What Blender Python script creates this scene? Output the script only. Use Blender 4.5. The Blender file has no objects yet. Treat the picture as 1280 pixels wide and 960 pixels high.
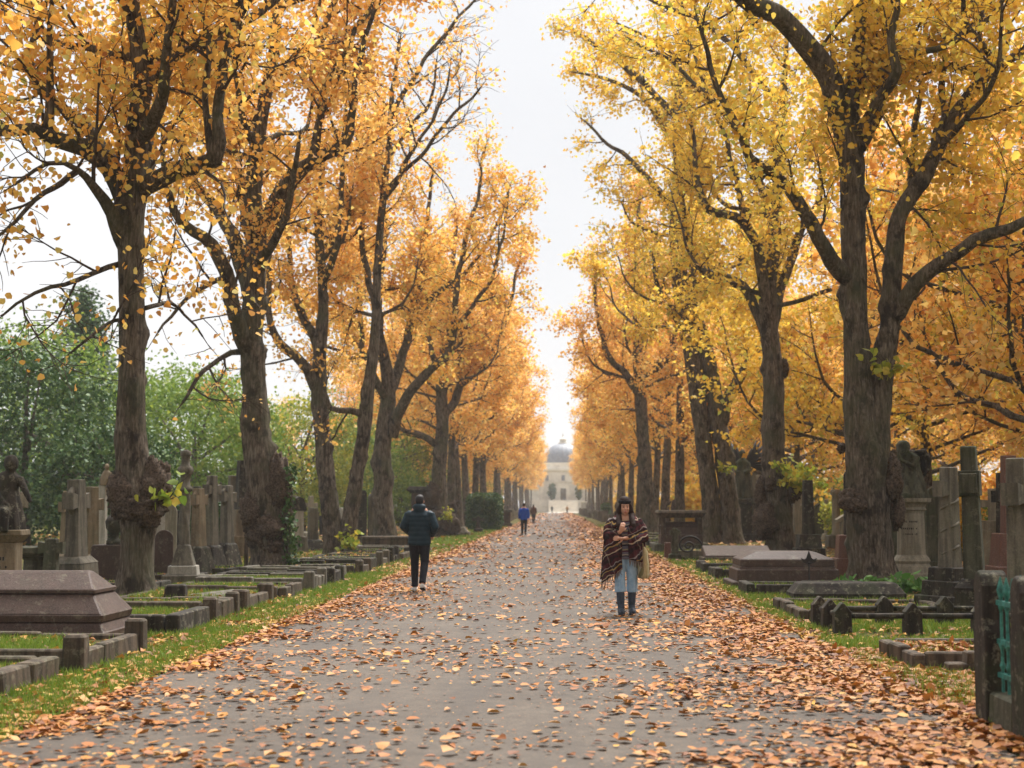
import bpy, bmesh, math, random
import numpy as np
from mathutils import Vector, Matrix, Euler, noise

R = math.radians
SC = bpy.context.scene
COL = SC.collection
F_PX = 1778.0                      # focal length in photograph pixels (50 mm on a 36 mm sensor)
CAM_H = 1.6
YAW = math.atan(57 / F_PX)
PITCH = math.atan(153 / F_PX)

# ------------------------------------------------------------------ camera
cam = bpy.data.cameras.new('camera')
cam.lens = 50.0
cam.sensor_width = 36.0
cam.clip_start = 0.1
cam.clip_end = 4000
cam.dof.use_dof = True
cam.dof.focus_distance = 19.0
cam.dof.aperture_fstop = 2.1
camo = bpy.data.objects.new('camera', cam)
camo.location = (0, 0, CAM_H)
camo.rotation_euler = (math.pi / 2 + PITCH, 0, YAW)
COL.objects.link(camo)
SC.camera = camo

# ------------------------------------------------------------------ sky and light
SUN_EL, SUN_AZ = R(60), R(25)
world = bpy.data.worlds.new('World')
SC.world = world
world.use_nodes = True
wn = world.node_tree
wn.nodes.clear()
w_out = wn.nodes.new('ShaderNodeOutputWorld')
w_bg = wn.nodes.new('ShaderNodeBackground')
w_sky = wn.nodes.new('ShaderNodeTexSky')
w_sky.sky_type = 'NISHITA'
w_sky.sun_disc = False
w_sky.sun_elevation = SUN_EL
w_sky.sun_rotation = SUN_AZ
w_sky.dust_density = 4.0
w_mix = wn.nodes.new('ShaderNodeMixRGB')       # closed cloud cover in front of the clear sky
w_mix.inputs[0].default_value = 0.96
w_tc = wn.nodes.new('ShaderNodeTexCoord')
w_no = wn.nodes.new('ShaderNodeTexNoise')
w_no.inputs['Scale'].default_value = 3.0
w_no.inputs['Detail'].default_value = 4
w_cr = wn.nodes.new('ShaderNodeValToRGB')
w_cr.color_ramp.elements[0].position = 0.3
w_cr.color_ramp.elements[0].color = (2.5, 2.52, 2.58, 1)
w_cr.color_ramp.elements[1].position = 0.7
w_cr.color_ramp.elements[1].color = (2.9, 2.9, 2.93, 1)
wn.links.new(w_tc.outputs['Generated'], w_no.inputs['Vector'])
wn.links.new(w_no.outputs['Fac'], w_cr.inputs['Fac'])
wn.links.new(w_sky.outputs[0], w_mix.inputs[1])
wn.links.new(w_cr.outputs[0], w_mix.inputs[2])
wn.links.new(w_mix.outputs[0], w_bg.inputs['Color'])
w_bg.inputs['Strength'].default_value = 0.1
wn.links.new(w_bg.outputs[0], w_out.inputs['Surface'])

sun = bpy.data.lights.new('sun', 'SUN')
sun.energy = 3.0
sun.angle = R(48)
sun.color = (1.0, 0.975, 0.94)
suno = bpy.data.objects.new('sun', sun)
sd = Vector((math.sin(SUN_AZ) * math.cos(SUN_EL), math.cos(SUN_AZ) * math.cos(SUN_EL), math.sin(SUN_EL)))
suno.rotation_euler = sd.to_track_quat('Z', 'Y').to_euler()
suno.location = (0, 0, 40)
COL.objects.link(suno)

SC.view_settings.view_transform = 'Standard'
SC.view_settings.look = 'None'
SC.view_settings.gamma = 1
SC.view_settings.exposure = 1.75
SC.view_settings.use_curve_mapping = False
SC.render.engine = 'CYCLES'
SC.cycles.use_denoising = True
SC.cycles.max_bounces = 5
SC.cycles.diffuse_bounces = 2
SC.cycles.transmission_bounces = 4
SC.cycles.glossy_bounces = 2
SC.cycles.volume_bounces = 1
SC.cycles.caustics_reflective = False
SC.cycles.caustics_refractive = False
SC.cycles.sample_clamp_indirect = 6

# ------------------------------------------------------------------ pixel helpers
ROT = camo.rotation_euler.to_matrix()


def P(px, py, Y):
    """Point on the photograph's ray through a pixel, at avenue distance Y."""
    d = ROT @ Vector(((px - 640) / F_PX, (480 - py) / F_PX, -1))
    return Vector((0, 0, CAM_H)) + d * (Y / d.y)


def G(px, py):
    d = ROT @ Vector(((px - 640) / F_PX, (480 - py) / F_PX, -1))
    return Vector((0, 0, CAM_H)) + d * (CAM_H / -d.z)


def X(px, Y):
    return P(px, 633, Y).x


def Z(py, Y):
    return P(697, py, Y).z


# ------------------------------------------------------------------ materials
def new_mat(name):
    m = bpy.data.materials.new(name)
    m.use_nodes = True
    nt = m.node_tree
    nt.nodes.clear()
    return m, nt, nt.nodes.new('ShaderNodeOutputMaterial')


def nd(nt, t, **kw):
    n = nt.nodes.new(t)
    for k, v in kw.items():
        if k in n.inputs:
            n.inputs[k].default_value = v
        else:
            setattr(n, k, v)
    return n


def ramp(nt, fac, stops):
    r = nt.nodes.new('ShaderNodeValToRGB')
    el = r.color_ramp.elements
    while len(el) < len(stops):
        el.new(0.5)
    for e, (p, c) in zip(el, stops):
        e.position = p
        e.color = (*c, 1) if len(c) == 3 else c
    nt.links.new(fac, r.inputs['Fac'])
    return r.outputs[0]


def mixc(nt, fac, a, b, mode='MIX'):
    n = nt.nodes.new('ShaderNodeMixRGB')
    n.blend_type = mode
    for s, v in ((n.inputs[0], fac), (n.inputs[1], a), (n.inputs[2], b)):
        if isinstance(v, (int, float)):
            s.default_value = v
        elif isinstance(v, tuple):
            s.default_value = (*v, 1)
        else:
            nt.links.new(v, s)
    return n.outputs[0]


def pos(nt, sx=1, sy=1, sz=1, src='pos'):
    if src == 'pos':
        g = nt.nodes.new('ShaderNodeNewGeometry').outputs['Position']
    else:
        g = nt.nodes.new('ShaderNodeTexCoord').outputs['Object']
    if (sx, sy, sz) == (1, 1, 1):
        return g
    mp = nt.nodes.new('ShaderNodeMapping')
    mp.inputs['Scale'].default_value = (sx, sy, sz)
    nt.links.new(g, mp.inputs['Vector'])
    return mp.outputs[0]


def noi(nt, vec, scale, detail=4, rough=0.6):
    n = nd(nt, 'ShaderNodeTexNoise', Scale=scale, Detail=detail, Roughness=rough)
    nt.links.new(vec, n.inputs['Vector'])
    return n.outputs['Fac']


def bump(nt, h, strength, dist):
    b = nd(nt, 'ShaderNodeBump', Strength=strength, Distance=dist)
    nt.links.new(h, b.inputs['Height'])
    return b.outputs[0]


def finish(nt, out, color, rough=0.8, normal=None, spec=0.3, metallic=0.0):
    p = nt.nodes.new('ShaderNodeBsdfPrincipled')
    if isinstance(color, tuple):
        p.inputs['Base Color'].default_value = (*color, 1)
    else:
        nt.links.new(color, p.inputs['Base Color'])
    if isinstance(rough, (int, float)):
        p.inputs['Roughness'].default_value = rough
    else:
        nt.links.new(rough, p.inputs['Roughness'])
    p.inputs['Specular IOR Level'].default_value = spec
    p.inputs['Metallic'].default_value = metallic
    if normal is not None:
        nt.links.new(normal, p.inputs['Normal'])
    nt.links.new(p.outputs[0], out.inputs['Surface'])
    return p


def stone(name, c1, c2, lichen=(0.19, 0.18, 0.13), lich=0.35, algae=(0.040, 0.060, 0.020), alg=0.3, speck=0.0, rough=0.85, stain=0.5):
    m, nt, out = new_mat(name)
    v = pos(nt)
    base = ramp(nt, noi(nt, v, 2.3, 6), [(0.3, c1), (0.7, c2)])
    streak = ramp(nt, noi(nt, pos(nt, 9, 9, 0.9), 1.0, 4), [(0.42, (0, 0, 0)), (0.60, (1, 1, 1))])
    dark = tuple(c * 0.2 for c in c1)
    base = mixc(nt, mixc(nt, 1.0, streak, (stain,) * 3, 'MULTIPLY'), base, dark)
    if speck:
        vo = nd(nt, 'ShaderNodeTexVoronoi', Scale=160)
        nt.links.new(v, vo.inputs['Vector'])
        sp = ramp(nt, vo.outputs['Color'], [(0.2, tuple(c * (1 - speck) for c in c1)), (0.8, tuple(min(1, c * (1 + speck)) for c in c2))])
        base = mixc(nt, 0.55, base, sp)
    a = ramp(nt, noi(nt, v, 1.6, 5, 0.7), [(0.5, (0, 0, 0)), (0.72, (alg,) * 3)])
    base = mixc(nt, a, base, algae)
    l = ramp(nt, noi(nt, v, 8, 6, 0.75), [(0.55, (0, 0, 0)), (0.62, (lich * 1.3,) * 3)])
    base = mixc(nt, l, base, lichen)
    fine = noi(nt, v, 38, 6, 0.7)
    base = mixc(nt, 0.35, base, ramp(nt, fine, [(0.3, (0.15, 0.14, 0.13)), (0.7, (0.75, 0.72, 0.68))]), 'OVERLAY')
    hgt = mixc(nt, 0.5, fine, noi(nt, v, 7, 4))
    finish(nt, out, base, rough, bump(nt, hgt, 0.55, 0.02), 0.25)
    return m


def plain(name, c, rough=0.7, var=0.25, scale=14, spec=0.3, bumpy=0.25, metallic=0.0):
    m, nt, out = new_mat(name)
    v = pos(nt)
    n = noi(nt, v, scale, 4)
    col = ramp(nt, n, [(0.3, tuple(x * (1 - var) for x in c)), (0.7, tuple(min(1, x * (1 + var)) for x in c))])
    finish(nt, out, col, rough, bump(nt, n, bumpy, 0.01), spec, metallic)
    return m


def leafmat(name, stops, alt, trans=0.45, big=0.35, tmul=1.0):
    """Leaf colours vary from leaf to leaf and in clumps through the crown."""
    m, nt, out = new_mat(name)
    g = nt.nodes.new('ShaderNodeNewGeometry')
    col = ramp(nt, g.outputs['Random Per Island'], stops)
    clump = ramp(nt, noi(nt, g.outputs['Position'], 0.55, 3), [(0.42, (0, 0, 0)), (0.62, (big,) * 3)])
    col = mixc(nt, clump, col, alt)
    d = nt.nodes.new('ShaderNodeBsdfPrincipled')
    d.inputs['Roughness'].default_value = 0.55
    d.inputs['Specular IOR Level'].default_value = 0.25
    nt.links.new(col, d.inputs['Base Color'])
    t = nt.nodes.new('ShaderNodeBsdfTranslucent')
    tc = mixc(nt, 1.0, col, (tmul, tmul * 0.97, tmul * 0.8), 'MULTIPLY')
    nt.links.new(tc, t.inputs['Color'])
    ms = nt.nodes.new('ShaderNodeMixShader')
    ms.inputs[0].default_value = trans
    nt.links.new(d.outputs[0], ms.inputs[1])
    nt.links.new(t.outputs[0], ms.inputs[2])
    nt.links.new(ms.outputs[0], out.inputs['Surface'])
    return m


M = {}
M['granite'] = stone('brown_granite', (0.046, 0.029, 0.023), (0.082, 0.053, 0.043), lich=0.3, alg=0.12, speck=0.45, rough=0.6, stain=0.55)
M['redgranite'] = stone('red_granite', (0.106, 0.048, 0.036), (0.143, 0.068, 0.051), lich=0.15, alg=0.1, speck=0.4, rough=0.45, stain=0.4)
M['brownstone'] = stone('brown_kerb_stone', (0.078, 0.059, 0.041), (0.123, 0.093, 0.068), lich=0.35, alg=0.4, stain=0.7)
M['darkstone'] = stone('sooty_stone', (0.034, 0.028, 0.023), (0.059, 0.050, 0.039), lich=0.5, alg=0.45, stain=0.75)
M['greystone'] = stone('grey_stone', (0.115, 0.102, 0.081), (0.180, 0.163, 0.129), lich=0.35, alg=0.35, stain=0.6)
M['palestone'] = stone('pale_stone', (0.246, 0.221, 0.168), (0.338, 0.306, 0.241), lich=0.25, alg=0.3, stain=0.45)
M['marble'] = stone('white_marble', (0.306, 0.294, 0.257), (0.404, 0.389, 0.347), lich=0.2, alg=0.2, stain=0.35)
M['greenstone'] = stone('mossy_stone', (0.058, 0.058, 0.040), (0.097, 0.096, 0.064), algae=(0.040, 0.058, 0.020), lich=0.3, alg=0.75, stain=0.65)
M['tanstone'] = stone('tan_stone', (0.156, 0.120, 0.077), (0.232, 0.180, 0.118), lich=0.4, alg=0.3, stain=0.5)
M['iron'] = plain('black_iron', (0.02, 0.019, 0.018), 0.6, 0.4)
M['verdigris'] = plain('green_painted_iron', (0.035, 0.17, 0.14), 0.55, 0.55, 22)

# bark
m, nt, out = new_mat('lime_bark')
v = pos(nt, 1, 1, 0.16)
ridge = noi(nt, v, 20, 7, 0.72)
rid2 = noi(nt, pos(nt, 1, 1, 0.25), 55, 4, 0.7)
spot = ramp(nt, noi(nt, pos(nt, 1, 1, 0.6), 3.6, 6, 0.7), [(0.50, (0, 0, 0)), (0.60, (0.9,) * 3)])
col = ramp(nt, ridge, [(0.30, (0.022, 0.017, 0.013)), (0.5, (0.135, 0.108, 0.082)), (0.72, (0.34, 0.285, 0.225))])
col = mixc(nt, spot, col, (0.030, 0.023, 0.018))
moss = ramp(nt, noi(nt, pos(nt), 1.1, 5), [(0.48, (0, 0, 0)), (0.64, (0.6,) * 3)])
col = mixc(nt, moss, col, (0.095, 0.098, 0.055))
finish(nt, out, col, 0.9, bump(nt, mixc(nt, 0.3, ridge, rid2), 1.0, 0.12), 0.15)
M['bark'] = m
M['burl'] = plain('burl_bark', (0.075, 0.056, 0.042), 0.95, 0.9, 24, 0.1, 1.0)
M['twig'] = plain('twig_bark', (0.06, 0.043, 0.033), 0.85, 0.3, 9, 0.2)

GOLD = [(0.0, (0.50, 0.20, 0.05)), (0.10, (0.80, 0.37, 0.07)), (0.4, (0.90, 0.52, 0.12)), (0.7, (0.92, 0.62, 0.18)), (0.92, (0.82, 0.68, 0.22)), (1.0, (0.46, 0.50, 0.12))]
ORNG = [(0.0, (0.50, 0.18, 0.05)), (0.15, (0.84, 0.41, 0.09)), (0.5, (0.94, 0.58, 0.17)), (0.85, (0.94, 0.67, 0.26)), (1.0, (0.74, 0.62, 0.22))]
YELL = [(0.0, (0.50, 0.24, 0.04)), (0.12, (0.76, 0.44, 0.06)), (0.5, (0.86, 0.60, 0.10)), (0.82, (0.82, 0.64, 0.14)), (1.0, (0.44, 0.48, 0.10))]
M['leaf_gold'] = leafmat('gold_leaves', GOLD, (0.88, 0.54, 0.12), 0.5)
M['leaf_orange'] = leafmat('orange_leaves', ORNG, (0.92, 0.55, 0.14), 0.5)
M['leaf_yellow'] = leafmat('yellow_leaves', YELL, (0.78, 0.52, 0.08), 0.5)
M['leaf_green'] = leafmat('green_leaves', [(0, (0.08, 0.15, 0.02)), (0.5, (0.17, 0.27, 0.04)), (1, (0.34, 0.40, 0.07))], (0.13, 0.23, 0.04), 0.35)
M['leaf_dark'] = leafmat('evergreen_leaves', [(0, (0.02, 0.055, 0.014)), (0.6, (0.055, 0.12, 0.03)), (1, (0.16, 0.23, 0.07))], (0.034, 0.08, 0.022), 0.15)
M['leaf_lime'] = leafmat('yellow_green_leaves', [(0, (0.16, 0.22, 0.03)), (0.5, (0.36, 0.38, 0.06)), (1, (0.58, 0.50, 0.09))], (0.24, 0.32, 0.06), 0.4)
M['leaf_pale'] = leafmat('pale_green_leaves', [(0, (0.09, 0.17, 0.03)), (0.5, (0.19, 0.29, 0.06)), (1, (0.36, 0.42, 0.10))], (0.14, 0.24, 0.05), 0.4)
M['leaf_sprout'] = leafmat('sprout_leaves', [(0, (0.12, 0.22, 0.03)), (0.5, (0.34, 0.40, 0.05)), (1, (0.70, 0.50, 0.08))], (0.55, 0.42, 0.06), 0.45)
M['leaf_dock'] = leafmat('broad_green_leaves', [(0, (0.06, 0.16, 0.035)), (1, (0.14, 0.28, 0.06))], (0.1, 0.22, 0.05), 0.35)
M['litter'] = leafmat('fallen_leaves', [(0.0, (0.045, 0.018, 0.009)), (0.13, (0.15, 0.045, 0.012)), (0.36, (0.33, 0.11, 0.020)), (0.62, (0.45, 0.18, 0.038)), (0.86, (0.49, 0.25, 0.075)), (0.96, (0.50, 0.29, 0.11)), (1.0, (0.60, 0.32, 0.02))], (0.40, 0.16, 0.05), 0.1, 0.4)
M['litter_grass'] = leafmat('fallen_yellow_leaves', [(0.0, (0.10, 0.04, 0.02)), (0.3, (0.34, 0.14, 0.04)), (0.6, (0.46, 0.24, 0.05)), (1.0, (0.54, 0.36, 0.09))], (0.40, 0.16, 0.04), 0.15)
M['grassblade'] = leafmat('grass_blades', [(0, (0.08, 0.15, 0.014)), (0.5, (0.15, 0.26, 0.03)), (0.9, (0.25, 0.33, 0.05)), (1, (0.32, 0.28, 0.09))], (0.14, 0.21, 0.025), 0.3)

# ground, path
m, nt, out = new_mat('turf_soil')
v = pos(nt)
c = ramp(nt, noi(nt, v, 1.3, 6, 0.65), [(0.36, (0.055, 0.038, 0.022)), (0.52, (0.065, 0.078, 0.02)), (0.7, (0.085, 0.12, 0.025))])
c = mixc(nt, ramp(nt, noi(nt, v, 9, 5, 0.75), [(0.52, (0, 0, 0)), (0.62, (0.75,) * 3)]), c, (0.30, 0.14, 0.035))
finish(nt, out, c, 0.95, bump(nt, noi(nt, v, 26, 5, 0.7), 0.8, 0.05), 0.1)
M['ground'] = m
m, nt, out = new_mat('worn_asphalt')
v = pos(nt)
c = ramp(nt, noi(nt, v, 0.7, 6, 0.6), [(0.3, (0.063, 0.050, 0.039)), (0.7, (0.096, 0.078, 0.061))])
mott = noi(nt, v, 6, 6, 0.75)
c = mixc(nt, 0.55, c, ramp(nt, mott, [(0.3, (0.2, 0.2, 0.2)), (0.7, (0.8, 0.79, 0.77))]), 'OVERLAY')
grit = noi(nt, v, 70, 4, 0.85)
c = mixc(nt, 0.5, c, ramp(nt, grit, [(0.3, (0.1, 0.1, 0.1)), (0.72, (0.9, 0.88, 0.85))]), 'OVERLAY')
c = mixc(nt, ramp(nt, noi(nt, pos(nt, 1.0, 0.12, 1), 1.6, 5), [(0.45, (0, 0, 0)), (0.65, (0.6,) * 3)]), c, (0.05, 0.042, 0.036))
c = mixc(nt, ramp(nt, noi(nt, v, 30, 3, 0.75), [(0.6, (0, 0, 0)), (0.68, (0.5,) * 3)]), c, (0.26, 0.15, 0.085))
vo = nd(nt, 'ShaderNodeTexVoronoi', Scale=0.45, feature='DISTANCE_TO_EDGE')
nw = nt.nodes.new('ShaderNodeVectorMath')
nw.operation = 'ADD'
nt.links.new(v, nw.inputs[0])
nz = nd(nt, 'ShaderNodeTexNoise', Scale=1.5, Detail=4)
nt.links.new(v, nz.inputs['Vector'])
nt.links.new(nz.outputs['Color'], nw.inputs[1])
nt.links.new(nw.outputs[0], vo.inputs['Vector'])
c = mixc(nt, ramp(nt, vo.outputs['Distance'], [(0.0, (0.6,) * 3), (0.006, (0, 0, 0))]), c, (0.05, 0.043, 0.036))
finish(nt, out, c, 0.75, bump(nt, grit, 0.4, 0.008), 0.3)
M['asphalt'] = m

# ------------------------------------------------------------------ object helpers
def props(o, label=None, cat=None, group=None, kind=None):
    for k, v in (('label', label), ('category', cat), ('group', group), ('kind', kind)):
        if v:
            o[k] = v
    return o


def thing(name, label, cat, loc=(0, 0, 0), rz=0.0, group=None):
    o = bpy.data.objects.new(name, None)
    o.empty_display_size = 0.2
    o.location = loc
    o.rotation_euler = (0, 0, rz)
    COL.objects.link(o)
    return props(o, label, cat, group)


def mesh_obj(name, me, mat, parent=None):
    o = bpy.data.objects.new(name, me)
    if mat is not None:
        me.materials.append(M[mat] if isinstance(mat, str) else mat)
    COL.objects.link(o)
    if parent is not None:
        o.parent = parent
    return o


def np_mesh(name, verts, faces, k):
    """verts (N,3), faces (F,k) arrays -> mesh"""
    me = bpy.data.meshes.new(name)
    verts = np.ascontiguousarray(verts, dtype=np.float32)
    faces = np.ascontiguousarray(faces, dtype=np.int32)
    me.vertices.add(len(verts))
    me.vertices.foreach_set('co', verts.ravel())
    me.loops.add(faces.size)
    me.loops.foreach_set('vertex_index', faces.ravel())
    me.polygons.add(len(faces))
    me.polygons.foreach_set('loop_start', np.arange(0, faces.size, k, dtype=np.int32))
    me.polygons.foreach_set('loop_total', np.full(len(faces), k, dtype=np.int32))
    me.update(calc_edges=True)
    return me


class MB:
    def __init__(self):
        self.v, self.f = [], []

    def add(self, vs, fs):
        b = len(self.v)
        self.v += [tuple(p) for p in vs]
        self.f += [tuple(i + b for i in f) for f in fs]
        return self

    def frustum(self, z0, z1, a, b, c=(0, 0), c1=None, rz=0.0, ch=0.0):
        """box / tapered box between half sizes a (at z0) and b (at z1), with chamfered upright edges and rim"""
        c1 = c1 or c
        cs, sn = math.cos(rz), math.sin(rz)
        rings = [(z0, a, c, ch), (z1 - ch, (b[0] + (a[0] - b[0]) * ch / max(z1 - z0, 1e-6), b[1] + (a[1] - b[1]) * ch / max(z1 - z0, 1e-6)), c1, ch)]
        if ch:
            rings.append((z1, (b[0] - ch, b[1] - ch), c1, 0.6 * ch))
        vs = []
        for z, (hx, hy), cc, k in rings:
            if ch:
                o = [(hx, hy - k), (hx - k, hy), (-hx + k, hy), (-hx, hy - k), (-hx, -hy + k), (-hx + k, -hy), (hx - k, -hy), (hx, -hy + k)]
            else:
                o = [(hx, hy), (-hx, hy), (-hx, -hy), (hx, -hy)]
            for x, y in o:
                vs.append((cc[0] + x * cs - y * sn, cc[1] + x * sn + y * cs, z))
        n = 8 if ch else 4
        fs = [tuple(range(n - 1, -1, -1))]
        for r in range(len(rings) - 1):
            for i in range(n):
                j = (i + 1) % n
                fs.append((r * n + i, r * n + j, (r + 1) * n + j, (r + 1) * n + i))
        fs.append(tuple(range((len(rings) - 1) * n, len(rings) * n)))
        return self.add(vs, fs)

    def box(self, c, s, rz=0.0, ch=0.0):
        return self.frustum(c[2] - s[2] / 2, c[2] + s[2] / 2, (s[0] / 2, s[1] / 2), (s[0] / 2, s[1] / 2), (c[0], c[1]), None, rz, ch)

    def lathe(self, prof, n=20, c=(0, 0), fn=None):
        vs, fs = [], []
        for r, z in prof:
            for i in range(n):
                t = 2 * math.pi * i / n
                rr = r * (fn(t, z) if fn else 1)
                vs.append((c[0] + rr * math.cos(t), c[1] + rr * math.sin(t), z))
        for k in range(len(prof) - 1):
            for i in range(n):
                j = (i + 1) % n
                fs.append((k * n + i, k * n + j, (k + 1) * n + j, (k + 1) * n + i))
        fs.append(tuple(range(n - 1, -1, -1)))
        fs.append(tuple(range((len(prof) - 1) * n, len(prof) * n)))
        return self.add(vs, fs)

    def tube(self, pts, rad, n=6, fn=None, flat=None):
        pts = [Vector(p) for p in pts]
        m = len(pts)
        t0 = (pts[1] - pts[0]).normalized()
        ref = Vector((1, 0, 0)) if abs(t0.x) < 0.8 else Vector((0, 1, 0))
        u = (ref - t0 * ref.dot(t0)).normalized()
        vs, fs = [], []
        for i, p in enumerate(pts):
            t = (pts[min(i + 1, m - 1)] - pts[max(i - 1, 0)])
            t = t.normalized() if t.length > 1e-9 else t0
            u = u - t * u.dot(t)
            u = u.normalized() if u.length > 1e-9 else t.orthogonal().normalized()
            w = t.cross(u)
            r = rad[i] if not isinstance(rad, (int, float)) else rad
            for k in range(n):
                a = 2 * math.pi * k / n
                q = fn(a, i, p) if fn else 1.0
                vs.append(p + u * (r * q * math.cos(a)) + w * (r * q * math.sin(a) * (flat or 1)))
        for i in range(m - 1):
            for k in range(n):
                j = (k + 1) % n
                fs.append((i * n + k, i * n + j, (i + 1) * n + j, (i + 1) * n + k))
        fs.append(tuple(range(n - 1, -1, -1)))
        fs.append(tuple(range((m - 1) * n, m * n)))
        return self.add(vs, fs)

    def prism(self, outl, d, c=(0, 0, 0), ch=0.0):
        """outline in x,z extruded along y by d (centred)"""
        n = len(outl)
        vs = [(c[0] + x, c[1] - d / 2, c[2] + z) for x, z in outl] + [(c[0] + x, c[1] + d / 2, c[2] + z) for x, z in outl]
        fs = [tuple(range(n)), tuple(range(2 * n - 1, n - 1, -1))]
        for i in range(n):
            j = (i + 1) % n
            fs.append((j, i, i + n, j + n))
        return self.add(vs, fs)

    def ball(self, c, r, nu=12, nv=8, fn=None, rot=None):
        r = (r, r, r) if isinstance(r, (int, float)) else r
        vs, fs = [], []
        for j in range(nv + 1):
            ph = math.pi * j / nv
            for i in range(nu):
                th = 2 * math.pi * i / nu
                d = Vector((math.sin(ph) * math.cos(th), math.sin(ph) * math.sin(th), math.cos(ph)))
                q = fn(d) if fn else 1
                e = Vector((d.x * r[0] * q, d.y * r[1] * q, d.z * r[2] * q))
                if rot is not None:
                    e = rot @ e
                vs.append((c[0] + e.x, c[1] + e.y, c[2] + e.z))
        for j in range(nv):
            for i in range(nu):
                k = (i + 1) % nu
                fs.append((j * nu + i, (j + 1) * nu + i, (j + 1) * nu + k, j * nu + k))
        return self.add(vs, fs)

    def mesh(self, name, smooth=False):
        me = bpy.data.meshes.new(name)
        me.from_pydata(self.v, [], self.f)
        bm = bmesh.new()
        bm.from_mesh(me)
        bmesh.ops.remove_doubles(bm, verts=bm.verts, dist=1e-5)
        bmesh.ops.recalc_face_normals(bm, faces=bm.faces)
        bm.to_mesh(me)
        bm.free()
        if smooth:
            me.polygons.foreach_set('use_smooth', [True] * len(me.polygons))
        return me

    def build(self, name, mat, parent=None, smooth=False, bevel=0.0):
        o = mesh_obj(name, self.mesh(name, smooth), mat, parent)
        if bevel:
            b = o.modifiers.new('bevel', 'BEVEL')
            b.width = bevel
            b.segments = 2
            b.limit_method = 'ANGLE'
            b.angle_limit = R(32)
        return o

    def remeshed(self, name, mat, parent=None, voxel=0.015, smooth=4):
        """one continuous skin over all the volumes added so far"""
        o = mesh_obj(name, self.mesh(name), None)
        r = o.modifiers.new('remesh', 'REMESH')
        r.mode = 'VOXEL'
        r.voxel_size = voxel
        s = o.modifiers.new('smooth', 'SMOOTH')
        s.factor = 0.5
        s.iterations = smooth
        dg = bpy.context.evaluated_depsgraph_get()
        me = bpy.data.meshes.new_from_object(o.evaluated_get(dg))
        old = o.data
        bpy.data.objects.remove(o)
        bpy.data.meshes.remove(old)
        me.name = name
        me.polygons.foreach_set('use_smooth', [True] * len(me.polygons))
        return mesh_obj(name, me, mat, parent)


def copy_tree(o, parent=None):
    c = o.copy()
    COL.objects.link(c)
    c.parent = parent
    for ch in list(o.children):
        copy_tree(ch, c)
    return c


# ------------------------------------------------------------------ leaves
LEAF6 = np.array([[0, 0, 0], [0.22, -0.44, 0.10], [0.66, -0.36, 0.10], [1.08, 0, -0.04], [0.66, 0.36, 0.10], [0.22, 0.44, 0.10]])
LEAF4 = np.array([[0, 0, 0], [0.36, -0.48, 0.10], [1.08, 0, -0.04], [0.36, 0.48, 0.10]])
# a bigger spray of a few leaves seen from afar: three kites fanned out
def leaf_frames(rng, n, droop=0.45, flat=0.0):
    d = rng.normal(size=(n, 3))
    d[:, 2] = d[:, 2] * (1 - flat) - droop * (1 - flat)
    d /= np.linalg.norm(d, axis=1, keepdims=True)
    q = rng.normal(size=(n, 3))
    q[:, 2] += 0.9 + 5 * flat
    s = np.cross(q, d)
    s /= np.linalg.norm(s, axis=1, keepdims=True) + 1e-9
    return d, s, np.cross(d, s)


def leaf_mesh(name, rng, pts, size, shape=LEAF6, droop=0.45, flat=0.0, curl=0.0, var=0.3):
    n = len(pts)
    d, s, w = leaf_frames(rng, n, droop, flat)
    L = size * (1 + var * rng.uniform(-1, 1, n))
    if not isinstance(L, np.ndarray):
        L = np.full(n, L)
    wd = rng.uniform(0.8, 1.1, n)
    k = len(shape)
    sh = np.repeat(shape[None], n, 0).copy()
    if curl:
        sh[:, :, 2] += (sh[:, :, 0] - 0.4) ** 2 * (rng.uniform(-0.3, 1, n) * curl)[:, None] + (np.abs(sh[:, :, 1])) * (rng.uniform(-0.6, 1, n) * curl)[:, None]
    V = pts[:, None, :] + (sh[:, :, 0:1] * d[:, None, :] + sh[:, :, 1:2] * (s * wd[:, None])[:, None, :] + sh[:, :, 2:3] * w[:, None, :]) * L[:, None, None]
    b = (np.arange(n) * k)[:, None]
    if k == 6:
        F = np.concatenate([b + np.array([[0, 1, 2, 3]]), b + np.array([[0, 3, 4, 5]])], 1).reshape(-1, 4)
        return np_mesh(name, V.reshape(-1, 3), F, 4)
    F = np.concatenate([b + np.array([[0, 1, 2]]), b + np.array([[0, 2, 3]])], 1).reshape(-1, 3)
    return np_mesh(name, V.reshape(-1, 3), F, 3)


# ------------------------------------------------------------------ trees
def smooth_line(pts, step=0.3):
    """Catmull-Rom through (Vector, radius) pairs"""
    n = len(pts)
    op, orad = [], []
    for i in range(n - 1):
        p0, p1, p2, p3 = pts[max(i - 1, 0)], pts[i], pts[i + 1], pts[min(i + 2, n - 1)]
        k = max(1, int((p2[0] - p1[0]).length / step))
        for j in range(k):
            t = j / k
            a, b, c, d = p0[0], p1[0], p2[0], p3[0]
            op.append(0.5 * ((2 * b) + (c - a) * t + (2 * a - 5 * b + 4 * c - d) * t * t + (3 * b - a - 3 * c + d) * t ** 3))
            orad.append(p1[1] + (p2[1] - p1[1]) * t)
    op.append(pts[-1][0].copy())
    orad.append(pts[-1][1])
    return op, orad


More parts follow.
